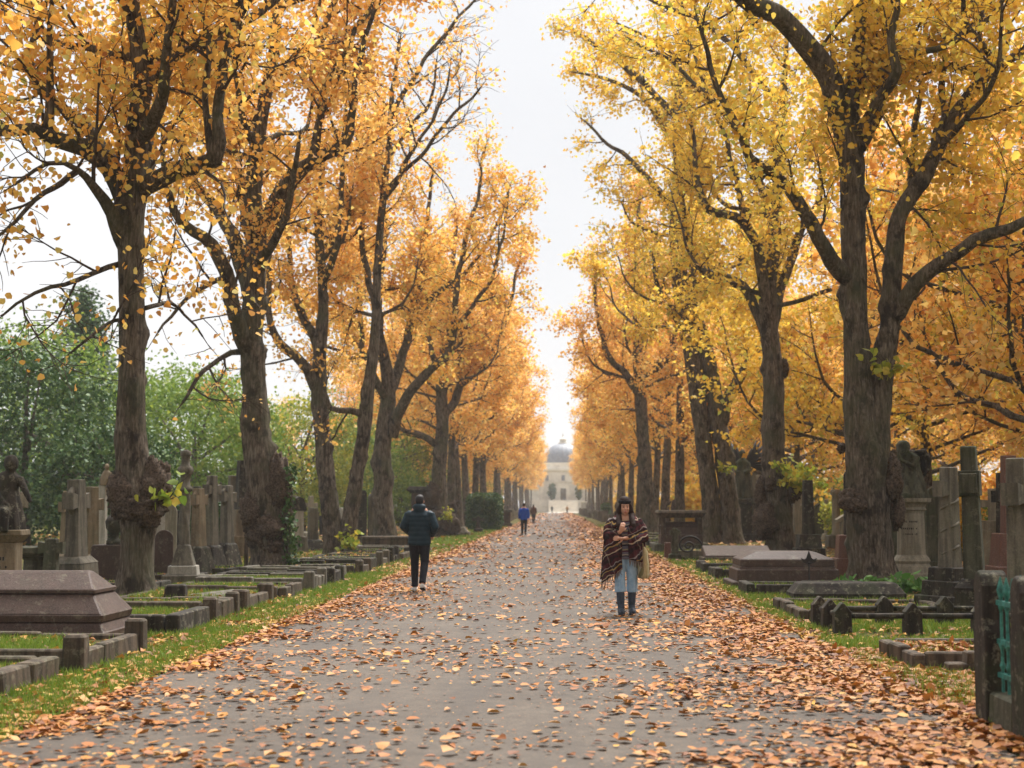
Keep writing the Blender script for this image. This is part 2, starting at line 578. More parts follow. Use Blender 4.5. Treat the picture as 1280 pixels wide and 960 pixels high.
def rough_tube(mb, pts, rad, n, seed, amp=0.12, flare=0.0, knots=0):
    rk = random.Random(seed)
    z1 = max(p.z for p in pts)
    kn = [(rk.uniform(0.3, z1), rk.uniform(0, 2 * math.pi), rk.uniform(.12, .42), rk.uniform(.18, .5), rk.uniform(.10, .34)) for _ in range(knots)]
    def fn(a, i, p):
        q = 1 + amp * noise.noise(Vector((math.cos(a) * 1.6, math.sin(a) * 1.6, p.z * 1.1 + seed)))
        q += amp * 0.7 * noise.noise(Vector((math.cos(a) * 4, math.sin(a) * 4, p.z * 2.6 + seed * 2)))
        for kz, ka, kh, kw, kv in kn:
            dz = (p.z - kz) / kv
            if abs(dz) < 2.2:
                da = ((a - ka + math.pi) % (2 * math.pi) - math.pi) / kw
                if abs(da) < 2.2:
                    q += kh * math.exp(-da * da - dz * dz) * (1 + .5 * noise.noise(Vector((a * 6, p.z * 9, seed))))
        if flare:
            q += (0.30 + 0.22 * math.cos(3 * a + seed) + 0.12 * math.cos(5 * a + seed * 2)) * math.exp(-max(p.z, 0) / 0.28) * flare
        return q
    mb.tube(pts, rad, n, fn)


def branch(rnd, p, d, L, up, wob, n):
    pts = [p.copy()]
    d = d.normalized()
    st = L / n
    for i in range(n):
        d = (d + Vector((rnd.gauss(0, wob), rnd.gauss(0, wob), rnd.gauss(0, wob) + up))).normalized()
        pts.append(pts[-1] + d * st)
    return pts


def burl_ball(mb, c, r, seed, nu=36, nv=24):
    def fn(d):
        q = d * 1.7 + Vector((seed * 3.1, seed * 1.7, seed))
        l = 0.9 + 0.34 * noise.noise(q) + 0.42 * abs(noise.noise(q * 2.4)) + 0.26 * abs(noise.noise(q * 5.0)) + 0.12 * noise.noise(q * 10)
        return l
    mb.ball(c, r, nu, nv, fn)


def foliage_lines(rnd, lines, dens, sec_len, twig_len, start=0.25, up=0.10, out_c=None, xlim=None):
    """secondary branches and twigs off the main limbs. lines: [(pts, radii, first fraction that bears branches)]"""
    secs, twigs = [], []
    for pts, rad, st in lines:
        tot = sum((pts[i + 1] - pts[i]).length for i in range(len(pts) - 1))
        acc, nxt = 0.0, tot * st
        for i in range(len(pts) - 1):
            seg = (pts[i + 1] - pts[i])
            L = seg.length
            while nxt < acc + L:
                t = (nxt - acc) / max(L, 1e-6)
                p = pts[i] + seg * t
                r = rad[i]
                tang = seg.normalized()
                a = rnd.uniform(0, 2 * math.pi)
                o = tang.orthogonal().normalized()
                o = Matrix.Rotation(a, 3, tang) @ o
                d = (o * rnd.uniform(0.6, 1.1) + tang * rnd.uniform(0.2, 0.8) + Vector((0, 0, rnd.uniform(-0.15, 0.35)))).normalized()
                frac = nxt / tot
                sl = sec_len * rnd.uniform(0.55, 1.15) * (1.15 - 0.55 * frac)
                n = 6
                sp = branch(rnd, p, d, sl, up * rnd.uniform(0.0, 1.4), 0.16, n)
                if xlim and any(not (xlim[0] < q.x < xlim[1]) for q in sp):
                    sp = [q for q in sp if xlim[0] < q.x < xlim[1]]
                    if len(sp) < 3:
                        nxt += rnd.uniform(0.6, 1.4) / dens
                        continue
                r0 = min(r * 0.45, 0.012 + 0.010 * sl)
                secs.append((sp, [r0 * (1 - 0.8 * k / n) + 0.003 for k in range(len(sp))]))
                nxt += rnd.uniform(0.6, 1.4) / dens
            acc += L
        # the limb's own end carries a spray too
        secs.append(([pts[-2], pts[-1], pts[-1] + (pts[-1] - pts[-2]).normalized() * 0.4], [rad[-1], rad[-1] * 0.7, 0.004]))
    for sp, sr in list(secs):
        for k in range(1, len(sp)):
            for rep in range(2 if k > 1 else 1):
                if rnd.random() < 0.88:
                    seg = sp[k] - sp[k - 1]
                    if seg.length < 1e-6:
                        continue
                    p = sp[k - 1] + seg * rnd.random()
                    d = seg.normalized() + Vector((rnd.gauss(0, 0.75), rnd.gauss(0, 0.75), rnd.gauss(-0.05, 0.5)))
                    tw = branch(rnd, p, d, twig_len * rnd.uniform(0.5, 1.3), rnd.uniform(-0.10, 0.06), 0.16, 4)
                    twigs.append(tw)
    return secs, twigs


def leaf_points(rng, twigs, n, spread=0.10, keep=None):
    """positions of n leaves on the outer parts of the twigs"""
    A = np.array([[list(q) for q in t] for t in twigs])          # T,5,3
    w = rng.gamma(2.4, 1.0, len(A))                               # uneven: some twigs are nearly bare
    if keep is not None:
        w = w * keep(A.mean(1))
    w /= w.sum()
    ti = rng.choice(len(A), n, p=w)
    t = rng.uniform(0.3, 3.999, n)
    k = t.astype(int)
    fr = (t - k)[:, None]
    return A[ti, k] * (1 - fr) + A[ti, k + 1] * fr + rng.normal(scale=spread, size=(n, 3))


def make_tree(name, label, cat, base, trunks, limbs, seed, nleaf, leaf, mat, group=None, dens=1.45, sec_len=2.5, twig_len=0.85,
              burls=(), shape=LEAF6, keep=None, xlim=None, sides=30, joined=False, extra=()):
    """base: world point at the foot. trunks, limbs: lists of [(Vector local, radius)...]"""
    rnd = random.Random(seed)
    rng = np.random.default_rng(seed)
    root = thing(name, label, cat, base, 0, group)
    lines = []
    tb = MB()
    for i, t in enumerate(trunks):
        p, r = smooth_line(t, 0.09 if not joined else 0.4)
        rough_tube(tb, p, r, sides, seed * 1.3 + i, 0.14, 1.0 if t[0][0].z < 0.4 else 0.0, 0 if joined else 30)
        lines.append((p, r, 0.55))
    lb_joined = tb
    for i, l in enumerate(limbs):
        p, r = smooth_line(l, 0.25 if not joined else 0.5)
        wob = [Vector((noise.noise(q * 1.3 + Vector((seed, i, 0))), noise.noise(q * 1.3 + Vector((9, i, seed))), noise.noise(q * 1.3 + Vector((i, 5, seed))))) * 0.10 for q in p]
        w0 = wob[0]
        p = [q + (w - w0) for q, w in zip(p, wob)]
        mb = tb if joined else MB()
        rough_tube(mb, p, [q * .88 for q in r], max(6, sides // 2), seed * 2.7 + i, 0.14)
        if not joined:
            mb.build('limb', 'bark', root, True)
        lines.append((p, r, 0.22))
    tb.build('trunk', 'bark', root, True)
    for i, (c, r) in enumerate(burls):
        bb = MB()
        burl_ball(bb, c, r, seed + i * 1.37)
        bb.build('burl', 'burl', root, True)
    secs, twigs = foliage_lines(rnd, lines, dens, sec_len, twig_len, xlim=xlim)
    for p, r in extra:
        secs.append((p, r))
    fb = MB()
    for p, r in secs:
        fb.tube(p, r, 4)
    for t in twigs:
        fb.tube(t, [0.010, 0.009, 0.0075, 0.006, 0.004], 3)
    me = bpy.data.meshes.new('fine_branching')
    me.from_pydata(fb.v, [], fb.f)
    o = mesh_obj('fine_branching', me, 'twig', root)
    o['kind'] = 'stuff'
    pts = leaf_points(rng, twigs, nleaf, 0.21, keep)
    o = mesh_obj('crown', leaf_mesh('crown', rng, pts, leaf, shape, curl=0.5, var=.45), mat, root)
    o['kind'] = 'stuff'
    return root


def trace(base, Y, rows, wob=0.0):
    """rows: (px, py, width px, depth offset m) -> local (Vector, radius) list"""
    out_ = []
    for r in rows:
        dy = r[3] if len(r) > 3 else 0.0
        out_.append((P(r[0], r[1], Y + dy) - base, 0.5 * r[2] * Y / F_PX))
    return out_


def random_limbs(rnd, top, n, reach, height, r0, zlo, zhi, trunk, away=None):
    """pollard-style limbs: out from the trunk, a knee, then up"""
    res = []
    for i in range(n):
        t = rnd.uniform(0, 1)
        z = zlo + (zhi - zlo) * t
        # trunk point at that height
        c = min(trunk, key=lambda q: abs(q[0].z - z))[0]
        a = 2 * math.pi * (i + rnd.uniform(-0.3, 0.3)) / n + (away or 0)
        d = Vector((math.cos(a), math.sin(a), 0))
        R_ = reach * rnd.uniform(0.55, 1.0) * (1.1 - 0.5 * t)
        H_ = height * rnd.uniform(0.6, 1.0) * (1 - 0.35 * t)
        r = r0 * rnd.uniform(0.7, 1.0)
        s = Vector((-d.y, d.x, 0)) * rnd.uniform(-0.6, 0.6)
        c = Vector((c.x, c.y, z))
        res.append([(c, r), (c + d * R_ * 0.35 + Vector((0, 0, H_ * 0.10)), r * 0.85), (c + d * R_ * 0.72 + s * 0.5 + Vector((0, 0, H_ * 0.20)), r * 0.72),
                    (c + d * R_ * 0.92 + s + Vector((0, 0, H_ * 0.42)), r * 0.52), (c + d * R_ * 1.0 + s * 1.3 + Vector((0, 0, H_ * 0.72)), r * 0.34), (c + d * R_ * 1.08 + s * 1.2 + Vector((0, 0, H_)), r * 0.12)])
    return res

# ================================================================== ground
def sheet(name, x0, x1, y0, y1, z, mat, nx=1, ny=1):
    vs = [(x0 + (x1 - x0) * i / nx, y0 + (y1 - y0) * j / ny, z) for j in range(ny + 1) for i in range(nx + 1)]
    fs = [(j * (nx + 1) + i, j * (nx + 1) + i + 1, (j + 1) * (nx + 1) + i + 1, (j + 1) * (nx + 1) + i) for j in range(ny) for i in range(nx)]
    me = bpy.data.meshes.new(name)
    me.from_pydata(vs, [], fs)
    o = mesh_obj(name, me, mat)
    o['kind'] = 'structure'
    return o


sheet('ground', -600, 600, -80, 1400, 0.0, 'ground')
PL, PR = -3.8, 2.95                       # path edges


def edge_wob(y, s):
    return 0.10 * noise.noise(Vector((y * 0.35, s, 0))) + 0.05 * noise.noise(Vector((y * 1.4, s, 3)))


vs, fs = [], []
ys = [-30 + i * 0.5 for i in range(200)] + [70 + i * 5 for i in range(62)]
for y in ys:
    for t in (0, 0.25, 0.5, 0.75, 1):
        a, b = PL + edge_wob(y, 1), PR + edge_wob(y, 7)
        vs.append((a + (b - a) * t, y, 0.006 + 0.03 * (1 - (2 * t - 1) ** 2)))
for j in range(len(ys) - 1):
    for i in range(4):
        fs.append((j * 5 + i, j * 5 + i + 1, (j + 1) * 5 + i + 1, (j + 1) * 5 + i))
me = bpy.data.meshes.new('path')
me.from_pydata(vs, [], fs)
me.polygons.foreach_set('use_smooth', [True] * len(me.polygons))
props(mesh_obj('path', me, 'asphalt'), kind='structure')

# ================================================================== avenue of lime trees
AV = 'lime trees lining the avenue'


def B(px, py, Y):
    """foot of a tree on the ground at distance Y in the pixel column px"""
    return Vector((X(px, Y), Y, 0))


def near_tree(label, px, py, Y, trunk_rows, limb_rows, seed, nleaf, mat, burls=(), more=5, zlo=9.0, zhi=13.0, reach=3.8, height=5.5, leaf=0.108, side=-1, keep=None, **kw):
    base = B(px, py, Y)
    trunks = [[(q, r * 0.82) for q, r in trace(base, Y, rows)] for rows in trunk_rows]
    for t in trunks:
        t[0] = (Vector((t[0][0].x, t[0][0].y, -0.05)), t[0][1])
    limbs = [trace(base, Y, r) for r in limb_rows]
    rnd = random.Random(seed + 77)
    limbs += random_limbs(rnd, None, more, reach, height, 0.11, zlo, zhi, [q for t in trunks for q in t], away=rnd.uniform(0, 6))
    xl = (-30, -0.9 - base.x) if side < 0 else (-0.5 - base.x, 30)
    bl = [(P(b[0], b[1], Y + b[3]) - base, [0.5 * q * Y / F_PX for q in b[2]]) for b in burls]
    bl = [(c, (r[0] * .84, r[0] * 0.76, r[1] * .84)) for c, r in bl]
    return make_tree('lime_tree', label, 'tree', base, trunks, limbs, seed, nleaf, leaf, mat, AV, burls=bl, xlim=xl, keep=lambda c: np.clip((c[:, 2] - 4.3) / 4.0, 0.16, 1) * np.where(c[:, 1] < -0.6, 0.5, 1.0) * (keep(c) if keep else 1), **kw)


# --- the row beside the green trees
near_tree('lime tree with a huge swollen burl low on its trunk, beside the coffin tomb', 172, 745, 25.4,
          [[(172, 748, 54), (171, 715, 48), (171, 680, 46), (172, 640, 54), (168, 590, 52), (164, 540, 46), (164, 470, 41), (165, 400, 38), (164, 330, 38), (162, 275, 44), (166, 235, 44),
            (170, 200, 38), (172, 150, 31), (178, 100, 27), (172, 55, 26), (165, 0, 23), (162, -80, 19), (170, -180, 14), (165, -300, 8)]],
          [[(172, 240, 30), (200, 216, 27, -.2), (235, 205, 25, -.5), (268, 195, 24, -.8), (272, 150, 16, -.9), (280, 80, 14, -.8), (296, 15, 12, -.9), (306, -60, 9, -1), (300, -150, 5, -1)],
           [(266, 196, 16, -.8), (262, 160, 10, -.8), (257, 110, 9, -.7), (258, 50, 8, -.6), (250, -20, 6, -.6), (246, -100, 4, -.6)],
           [(176, 85, 20), (215, 70, 18, .3), (258, 56, 16, .8), (300, 30, 14, 1.2), (340, 5, 12, 1.6), (385, -40, 9, 2), (400, -120, 5, 2.2)],
           [(158, 252, 34), (132, 205, 28, -.3), (105, 182, 26, -.5), (75, 172, 22, -.8), (40, 160, 18, -1), (0, 158, 16, -1.3), (-60, 140, 13, -1.6), (-110, 80, 9, -1.8), (-120, 0, 5, -2)],
           [(150, 225, 24), (125, 190, 20, .4), (100, 155, 19, .6), (72, 130, 17, .9), (45, 108, 15, 1), (38, 60, 11, 1.2), (45, 0, 9, 1.2), (40, -90, 5, 1.3)],
           [(158, 310, 24), (142, 280, 22, -.3), (128, 248, 16, -.6), (98, 212, 8, -1.2), (60, 205, 6, -1.6), (10, 232, 4, -2)],
           [(168, 180, 24), (195, 150, 20, -.6), (205, 110, 16, -1.2), (212, 60, 12, -1.6), (222, -10, 10, -2), (226, -90, 5, -2.2)],
           [(60, 168, 16, -.8), (55, 120, 11, -.9), (62, 70, 9, -1), (58, 10, 7, -1), (62, -60, 4, -1)],
           [(150, 330, 9), (120, 338, 7, -.5), (85, 352, 6, -1), (45, 366, 5, -1.5), (5, 392, 3, -2)],
           [(152, 400, 6), (128, 402, 5, -.6), (105, 420, 4, -1), (85, 440, 3, -1.2)],
           [(182, 385, 7), (205, 380, 6, .8), (228, 392, 4, 1.6), (250, 420, 3, 2.2)],
           [(95, 215, 10, -.4), (65, 235, 8, -1), (30, 262, 6, -1.5), (-10, 300, 4, -2)],
           [(168, 260, 24), (178, 230, 20, 1.2), (190, 180, 16, 2.4), (200, 110, 12, 3.2), (205, 20, 8, 3.6), (205, -80, 4, 3.8)]],
          11, 25000, 'leaf_gold', more=6,
          burls=[(158, 618, (54, 66), -.12), (190, 612, (50, 78), -.05), (172, 636, (64, 40), -.18), (200, 596, (28, 40), 0), (150, 636, (26, 34), -.1), (186, 645, (38, 34), -.2), (163, 585, (38, 40), .1)])

near_tree('lime tree with knobbly burls at its foot and dark ivy climbing one side', 337, 714, 35.0,
          [[(338, 716, 60), (336, 690, 54), (334, 650, 54), (328, 600, 50), (320, 540, 42), (317, 480, 37), (315, 420, 35), (318, 370, 33), (320, 320, 30), (318, 275, 28), (317, 230, 25),
            (322, 180, 22), (330, 130, 19), (342, 70, 18), (346, 0, 16), (350, -80, 12), (345, -160, 6)]],
          [[(314, 440, 30), (303, 420, 25, -.3), (291, 388, 21, -.6), (281, 340, 20, -.9), (262, 305, 18, -1.2), (240, 286, 15, -1.6), (215, 262, 11, -2), (205, 210, 8, -2), (205, 150, 5, -2)],
           [(316, 375, 28), (303, 325, 23, .3), (290, 290, 19, .6), (270, 258, 16, .9), (250, 238, 13, 1.2), (235, 205, 10, 1.5), (225, 150, 7, 1.7), (222, 90, 4, 1.7)],
           [(320, 285, 26), (345, 252, 22, -.4), (364, 218, 20, -.7), (395, 202, 17, -1), (428, 182, 15, -1.3), (436, 140, 10, -1.4), (446, 80, 8, -1.5), (462, 20, 6, -1.5), (470, -60, 4, -1.6)],
           [(388, 205, 14, -1), (400, 160, 11, -1), (412, 100, 9, -.9), (440, 50, 8, -.8), (470, 0, 6, -.8), (490, -70, 4, -.8)],
           [(346, 10, 13), (400, -10, 10, .4), (450, -20, 8, .8), (500, -40, 6, 1), (540, -80, 3, 1)],
           [(344, 100, 16), (372, 75, 14, .5), (395, 55, 12, .8), (410, 20, 10, 1), (430, -30, 7, 1.2), (440, -90, 4, 1.2)],
           [(322, 340, 20), (332, 310, 15, -1), (348, 290, 12, -1.6), (362, 250, 9, -2.2), (372, 180, 6, -2.6)],
           [(300, 440, 9), (275, 448, 7, -.6), (250, 470, 6, -1.2), (230, 500, 4, -1.6)],
           [(285, 345, 9, -.8), (255, 362, 7, -1.4), (225, 385, 5, -2), (200, 420, 3, -2.4)],
           [(320, 310, 24), (306, 260, 20, 1.2), (296, 200, 15, 2.2), (290, 120, 10, 3), (288, 40, 6, 3.2)]],
          23, 22000, 'leaf_orange', more=5, leaf=0.108,
          burls=[(318, 640, (36, 62), -.2), (346, 605, (44, 80), -.05), (335, 660, (40, 36), -.3), (352, 640, (26, 60), 0), (322, 672, (30, 34), -.25), (330, 600, (40, 44), .1), (340, 682, (32, 24), -.25)])

near_tree('lime tree forking low into a wide pair of trunks', 425, 694, 47.0,
          [[(420, 696, 34), (415, 655, 29), (408, 595, 25), (402, 530, 24), (398, 480, 22), (400, 440, 20), (404, 395, 16), (402, 335, 14), (398, 280, 12), (402, 220, 10), (398, 150, 7), (402, 90, 4)],
           [(431, 696, 28), (438, 645, 23), (447, 590, 21), (455, 540, 20), (460, 490, 19), (466, 445, 17), (470, 395, 14), (472, 335, 12), (478, 255, 11), (486, 185, 9), (490, 120, 7), (500, 50, 4)]],
          [[(399, 490, 20), (385, 462, 15, -.4), (368, 445, 13, -.7), (348, 428, 12, -1), (336, 392, 9, -1.2), (335, 330, 7, -1.2), (340, 270, 4, -1.2)],
           [(402, 450, 14), (388, 415, 13, .5), (376, 395, 12, .8), (365, 355, 9, 1), (360, 300, 7, 1.2), (356, 230, 4, 1.2)],
           [(454, 520, 12), (435, 512, 9, -.3), (412, 508, 8, -.6), (408, 490, 6, -.7), (406, 460, 3, -.7)],
           [(404, 350, 12), (418, 315, 10, -.8), (425, 260, 8, -1.2), (428, 190, 6, -1.4), (432, 120, 3, -1.4)],
           [(470, 400, 12), (458, 350, 10, .6), (450, 290, 8, 1), (445, 210, 6, 1.2), (440, 140, 3, 1.2)],
           [(479, 250, 9), (500, 215, 7, -.4), (520, 180, 5, -.7), (545, 140, 4, -.9), (560, 90, 3, -1)],
           [(488, 150, 8), (520, 90, 6, .3), (560, 40, 5, .5), (600, -10, 3, .6)],
           [(480, 240, 8), (520, 200, 6, -.3), (560, 150, 5, -.4), (600, 110, 3, -.5)],
           [(484, 200, 8), (505, 165, 6, .6), (535, 130, 5, .9), (545, 80, 3, 1)]],
          31, 19000, 'leaf_orange', more=4, zlo=7, zhi=11, leaf=0.12, shape=LEAF4, reach=3.5, height=4.5,
          keep=lambda c: np.where((c[:, 0] > 1.2) & (c[:, 2] > 9.5), 0.22, 1.0))

near_tree('lime tree with one long limb kinked toward the path like an elbow', 480, 676, 60.0,
          [[(482, 678, 34), (479, 630, 29), (478, 570, 27), (482, 520, 25), (486, 485, 23), (480, 445, 16), (472, 405, 14), (474, 350, 12), (480, 290, 10), (476, 210, 7), (480, 140, 4)]],
          [[(490, 545, 18), (500, 515, 15, -.3), (520, 482, 14, -.6), (545, 456, 12, -.9), (563, 440, 11, -1), (570, 400, 9, -1), (573, 350, 8, -1), (582, 300, 7, -1), (598, 250, 5, -1), (605, 190, 3, -1)],
           [(486, 490, 18), (500, 450, 14, .6), (512, 410, 12, 1), (525, 350, 9, 1.2), (532, 290, 7, 1.3), (540, 220, 4, 1.3)],
           [(484, 500, 14), (468, 470, 11, -.8), (455, 440, 9, -1.4), (450, 390, 7, -1.6), (446, 320, 4, -1.7)],
           [(570, 410, 7, -1), (590, 380, 6, -1.2), (612, 350, 5, -1.4), (625, 300, 4, -1.5), (635, 240, 2.5, -1.5)],
           [(520, 385, 9, 1), (555, 360, 8, .6), (590, 330, 6, .4), (620, 280, 4, .4), (640, 230, 3, .4)]],
          41, 20000, 'leaf_gold', more=6, zlo=7, zhi=11, leaf=0.135, shape=LEAF4, reach=4.2, height=5)

near_tree('lime tree with a bulging foot beside the flat grey grave slab', 550, 668, 76.0,
          [[(556, 670, 30), (550, 640, 26), (549, 590, 21), (553, 530, 19), (552, 490, 17), (556, 440, 14), (562, 390, 11), (566, 330, 8), (572, 270, 4)]],
          [[(550, 560, 12), (535, 548, 10, -.3), (515, 540, 8, -.6), (500, 535, 6, -.8), (490, 505, 4, -1)],
           [(554, 520, 13), (570, 500, 12, .4), (578, 470, 11, .6), (576, 430, 8, .8), (590, 380, 6, 1), (600, 320, 3, 1)],
           [(555, 470, 10), (540, 440, 8, -.6), (535, 390, 6, -1), (532, 330, 3, -1.2)],
           [(578, 480, 9, .5), (605, 455, 8, .3), (625, 420, 6, .2), (640, 370, 5, .2), (652, 310, 3, .2)]],
          53, 22000, 'leaf_orange', more=7, zlo=6, zhi=11, leaf=0.15, reach=5.0, height=5, shape=LEAF4,
          burls=[(540, 620, (22, 34), -.3), (562, 655, (28, 30), -.5), (546, 650, (20, 30), -.5)])

# --- the row beside the golden wood
near_tree('massive twin-stemmed lime tree with dark burls, beside the praying angel', 1090, 728, 30.0,
          [[(1092, 732, 74), (1089, 700, 62), (1086, 650, 64), (1083, 600, 62), (1078, 550, 54), (1074, 500, 46), (1072, 450, 40), (1070, 400, 38), (1068, 340, 37), (1066, 280, 36), (1065, 220, 37), (1062, 180, 39), (1058, 150, 40),
            (1066, 110, 24), (1072, 60, 21), (1076, 0, 18), (1072, -80, 14), (1078, -180, 8)],
           [(1096, 690, 30), (1096, 610, 40), (1096, 560, 38), (1098, 515, 36), (1105, 460, 33), (1112, 410, 31), (1115, 360, 28), (1118, 310, 26), (1124, 270, 24), (1150, 226, 24), (1170, 190, 22), (1190, 150, 20), (1216, 112, 16), (1246, 84, 14), (1285, 58, 11), (1320, 10, 7), (1335, -60, 4)]],
          [[(1056, 155, 36), (1030, 92, 33, -.4), (1000, 50, 31, -.8), (968, 20, 29, -1.2), (930, -5, 26, -1.6), (895, -40, 20, -2), (870, -110, 13, -2.2), (868, -200, 6, -2.3)],
           [(1070, 185, 28), (1090, 150, 24, .5), (1102, 105, 20, .8), (1090, 40, 18, 1.2), (1096, -30, 13, 1.4), (1090, -120, 7, 1.4)],
           [(1072, 175, 20), (1100, 118, 17, -.7), (1117, 88, 15, -1), (1112, 45, 11, -1.1), (1125, -10, 8, -1.2), (1130, -90, 4, -1.2)],
           [(1064, 350, 28), (1043, 330, 24, -.4), (1020, 300, 20, -.8), (1001, 266, 18, -1.1), (985, 236, 16, -1.4), (960, 216, 14, -1.7), (936, 200, 12, -2), (915, 145, 9, -2.2), (890, 90, 7, -2.4), (872, 20, 4, -2.5)],
           [(1115, 400, 24), (1145, 360, 21, -.5), (1170, 336, 20, -.8), (1200, 316, 18, -1.1), (1240, 294, 16, -1.4), (1285, 274, 13, -1.7), (1330, 230, 9, -2), (1345, 160, 5, -2)],
           [(1118, 320, 18), (1128, 280, 14, 1), (1138, 220, 12, 1.8), (1150, 140, 9, 2.4), (1155, 50, 6, 2.8), (1160, -40, 3, 2.8)],
           [(1168, 195, 14), (1180, 150, 11, 1), (1182, 80, 8, 1.4), (1190, 0, 5, 1.6)]],
          61, 27000, 'leaf_yellow', more=5, side=1,
          burls=[(1116, 600, (26, 52), -.15), (1122, 640, (20, 50), 0), (1066, 625, (34, 30), -.25), (1112, 580, (22, 36), .05), (1072, 632, (24, 22), -.42), (1052, 560, (12, 14), .1)])

near_tree('lime tree with burls and a bush of yellow shoots bursting from its trunk', 975, 692, 47.0,
          [[(978, 696, 44), (975, 665, 40), (970, 620, 38), (967, 560, 34), (967, 490, 31), (964, 435, 29), (961, 395, 26), (963, 350, 20), (968, 300, 18), (972, 240, 15), (976, 180, 13), (980, 110, 10), (984, 40, 6)]],
          [[(960, 410, 22), (954, 375, 17, -.4), (949, 330, 15, -.6), (943, 300, 14, -.8), (925, 277, 13, -1), (886, 262, 11, -1.2), (870, 225, 8, -1.3), (862, 160, 5, -1.3)],
           [(964, 410, 20), (978, 355, 14, .4), (992, 315, 13, .7), (1008, 278, 12, 1), (1022, 255, 10, 1.1), (1030, 200, 7, 1.2), (1032, 130, 4, 1.2)],
           [(962, 430, 20), (946, 395, 15, .3), (934, 368, 14, .5), (914, 350, 14, .7), (880, 340, 12, .9), (862, 300, 8, 1), (850, 240, 6, 1), (842, 180, 4, 1)],
           [(930, 285, 10, -1), (920, 230, 8, -1.1), (905, 170, 6, -1.2), (880, 110, 5, -1.3), (860, 50, 3, -1.3)],
           [(970, 290, 12), (950, 230, 10, -.8), (930, 180, 8, -1.4), (895, 130, 6, -1.8), (840, 80, 5, -2), (790, 50, 3, -2)],
           [(978, 130, 9), (900, 40, 8, -.5), (820, 0, 6, -.8), (745, -30, 5, -1), (690, -60, 3, -1)],
           [(975, 200, 9), (940, 150, 8, .8), (890, 110, 6, 1.2), (830, 60, 5, 1.4), (770, 30, 3, 1.4)]],
          71, 26000, 'leaf_yellow', more=6, zlo=8, zhi=13, side=1, reach=5.5, height=5, shape=LEAF4, leaf=.125,
          burls=[(956, 652, (36, 46), -.25), (951, 620, (16, 50), -.1), (990, 612, (26, 34), -.05), (964, 606, (16, 22), -.35), (981, 460, (12, 26), 0)])

near_tree('lime tree with two leaning stems rising in front of the winged angel', 902, 679, 62.0,
          [[(888, 681, 32), (889, 640, 27), (883, 580, 25), (873, 500, 25), (864, 430, 26), (853, 380, 25), (848, 320, 24), (846, 260, 22), (850, 215, 20), (846, 160, 16), (850, 90, 12), (856, 20, 8), (850, -60, 4)],
           [(915, 681, 32), (911, 620, 27), (903, 560, 26), (894, 500, 24), (885, 450, 24), (872, 400, 19), (866, 350, 14), (868, 290, 10), (874, 220, 6)]],
          [[(902, 530, 18), (912, 495, 16, -.3), (928, 465, 15, -.6), (945, 440, 13, -.9), (955, 410, 10, -1), (952, 360, 6, -1), (950, 300, 3, -1)],
           [(852, 290, 14), (838, 255, 12, -.5), (815, 230, 9, -.8), (790, 200, 7, -1), (760, 180, 5, -1.1), (730, 150, 3, -1.1)],
           [(850, 150, 11), (800, 100, 9, -.6), (750, 60, 7, -1), (705, 30, 4, -1.2)],
           [(848, 240, 13), (862, 190, 10, .8), (866, 130, 8, 1.2), (872, 60, 5, 1.3)],
           [(850, 200, 12), (830, 160, 10, .7), (800, 120, 8, 1), (760, 100, 5, 1.2), (720, 90, 3, 1.2)],
           [(862, 420, 10), (845, 400, 8, -.6), (828, 370, 6, -1), (815, 320, 4, -1.2)]],
          83, 26000, 'leaf_yellow', more=8, zlo=9, zhi=13.5, side=1, reach=6.2, height=4.5, leaf=0.14, shape=LEAF4, sec_len=2.6)

near_tree('slim straight lime tree behind the capped chest tomb', 810, 667, 80.0,
          [[(812, 670, 26), (809, 620, 21), (804, 550, 19), (800, 490, 17), (797, 440, 14), (795, 380, 11), (796, 310, 8), (800, 240, 4)]],
          [[(803, 500, 12), (785, 470, 10, -.4), (765, 450, 9, -.6), (752, 415, 7, -.7), (745, 370, 5, -.8), (742, 320, 3, -.8)],
           [(803, 470, 11), (825, 458, 10, .5), (840, 440, 8, .8), (845, 390, 6, 1), (842, 330, 3, 1)],
           [(797, 440, 10), (812, 400, 8, -.8), (820, 350, 6, -1), (822, 290, 3, -1)]],
          97, 22000, 'leaf_orange', more=8, zlo=6.5, zhi=11.5, side=1, reach=5.6, height=5, leaf=0.15, shape=LEAF4)

# --- generic avenue trees: nearer ones stand just outside the frame, farther ones fill the rows
def auto_tree(label, base, seed, nleaf, leaf, mat, H=17.0, fork=6.0, reach=5.2, r=0.33, n=9, group=AV, shape=LEAF4, joined=True, xlim=None, cat='tree', zlo=None, **kw):
    rnd = random.Random(seed)
    lx, ly = rnd.uniform(-0.4, 0.4), rnd.uniform(-0.4, 0.4)
    tr = [(Vector((0, 0, -0.05)), r * 1.05), (Vector((lx * .2, ly * .2, 1.2)), r), (Vector((lx * .6, ly * .6, fork * 0.6)), r * 0.86), (Vector((lx, ly, fork)), r * 0.78),
          (Vector((lx * 1.2, ly * 1.4, fork + (H - fork) * .35)), r * .5), (Vector((lx * .8, ly * 1.2, fork + (H - fork) * .7)), r * .28), (Vector((lx * .6, ly, H)), 0.03)]
    limbs = random_limbs(rnd, None, n, reach, 7.0, r * 0.45, zlo or fork * 0.8, fork + (H - fork) * 0.62, tr, rnd.uniform(0, 6))
    bl = [(Vector((rnd.uniform(-.2, .2), rnd.uniform(-.3, 0), rnd.uniform(.6, 2.2))), (r * 0.8, r * 0.8, r * rnd.uniform(.8, 1.4))) for i in range(2)] if r > 0.3 else []
    return make_tree('lime_tree', label, cat, base, [tr], limbs, seed, nleaf, leaf, mat, group, joined=joined, shape=shape, sides=10 if joined else 16, xlim=xlim, burls=bl, **kw)


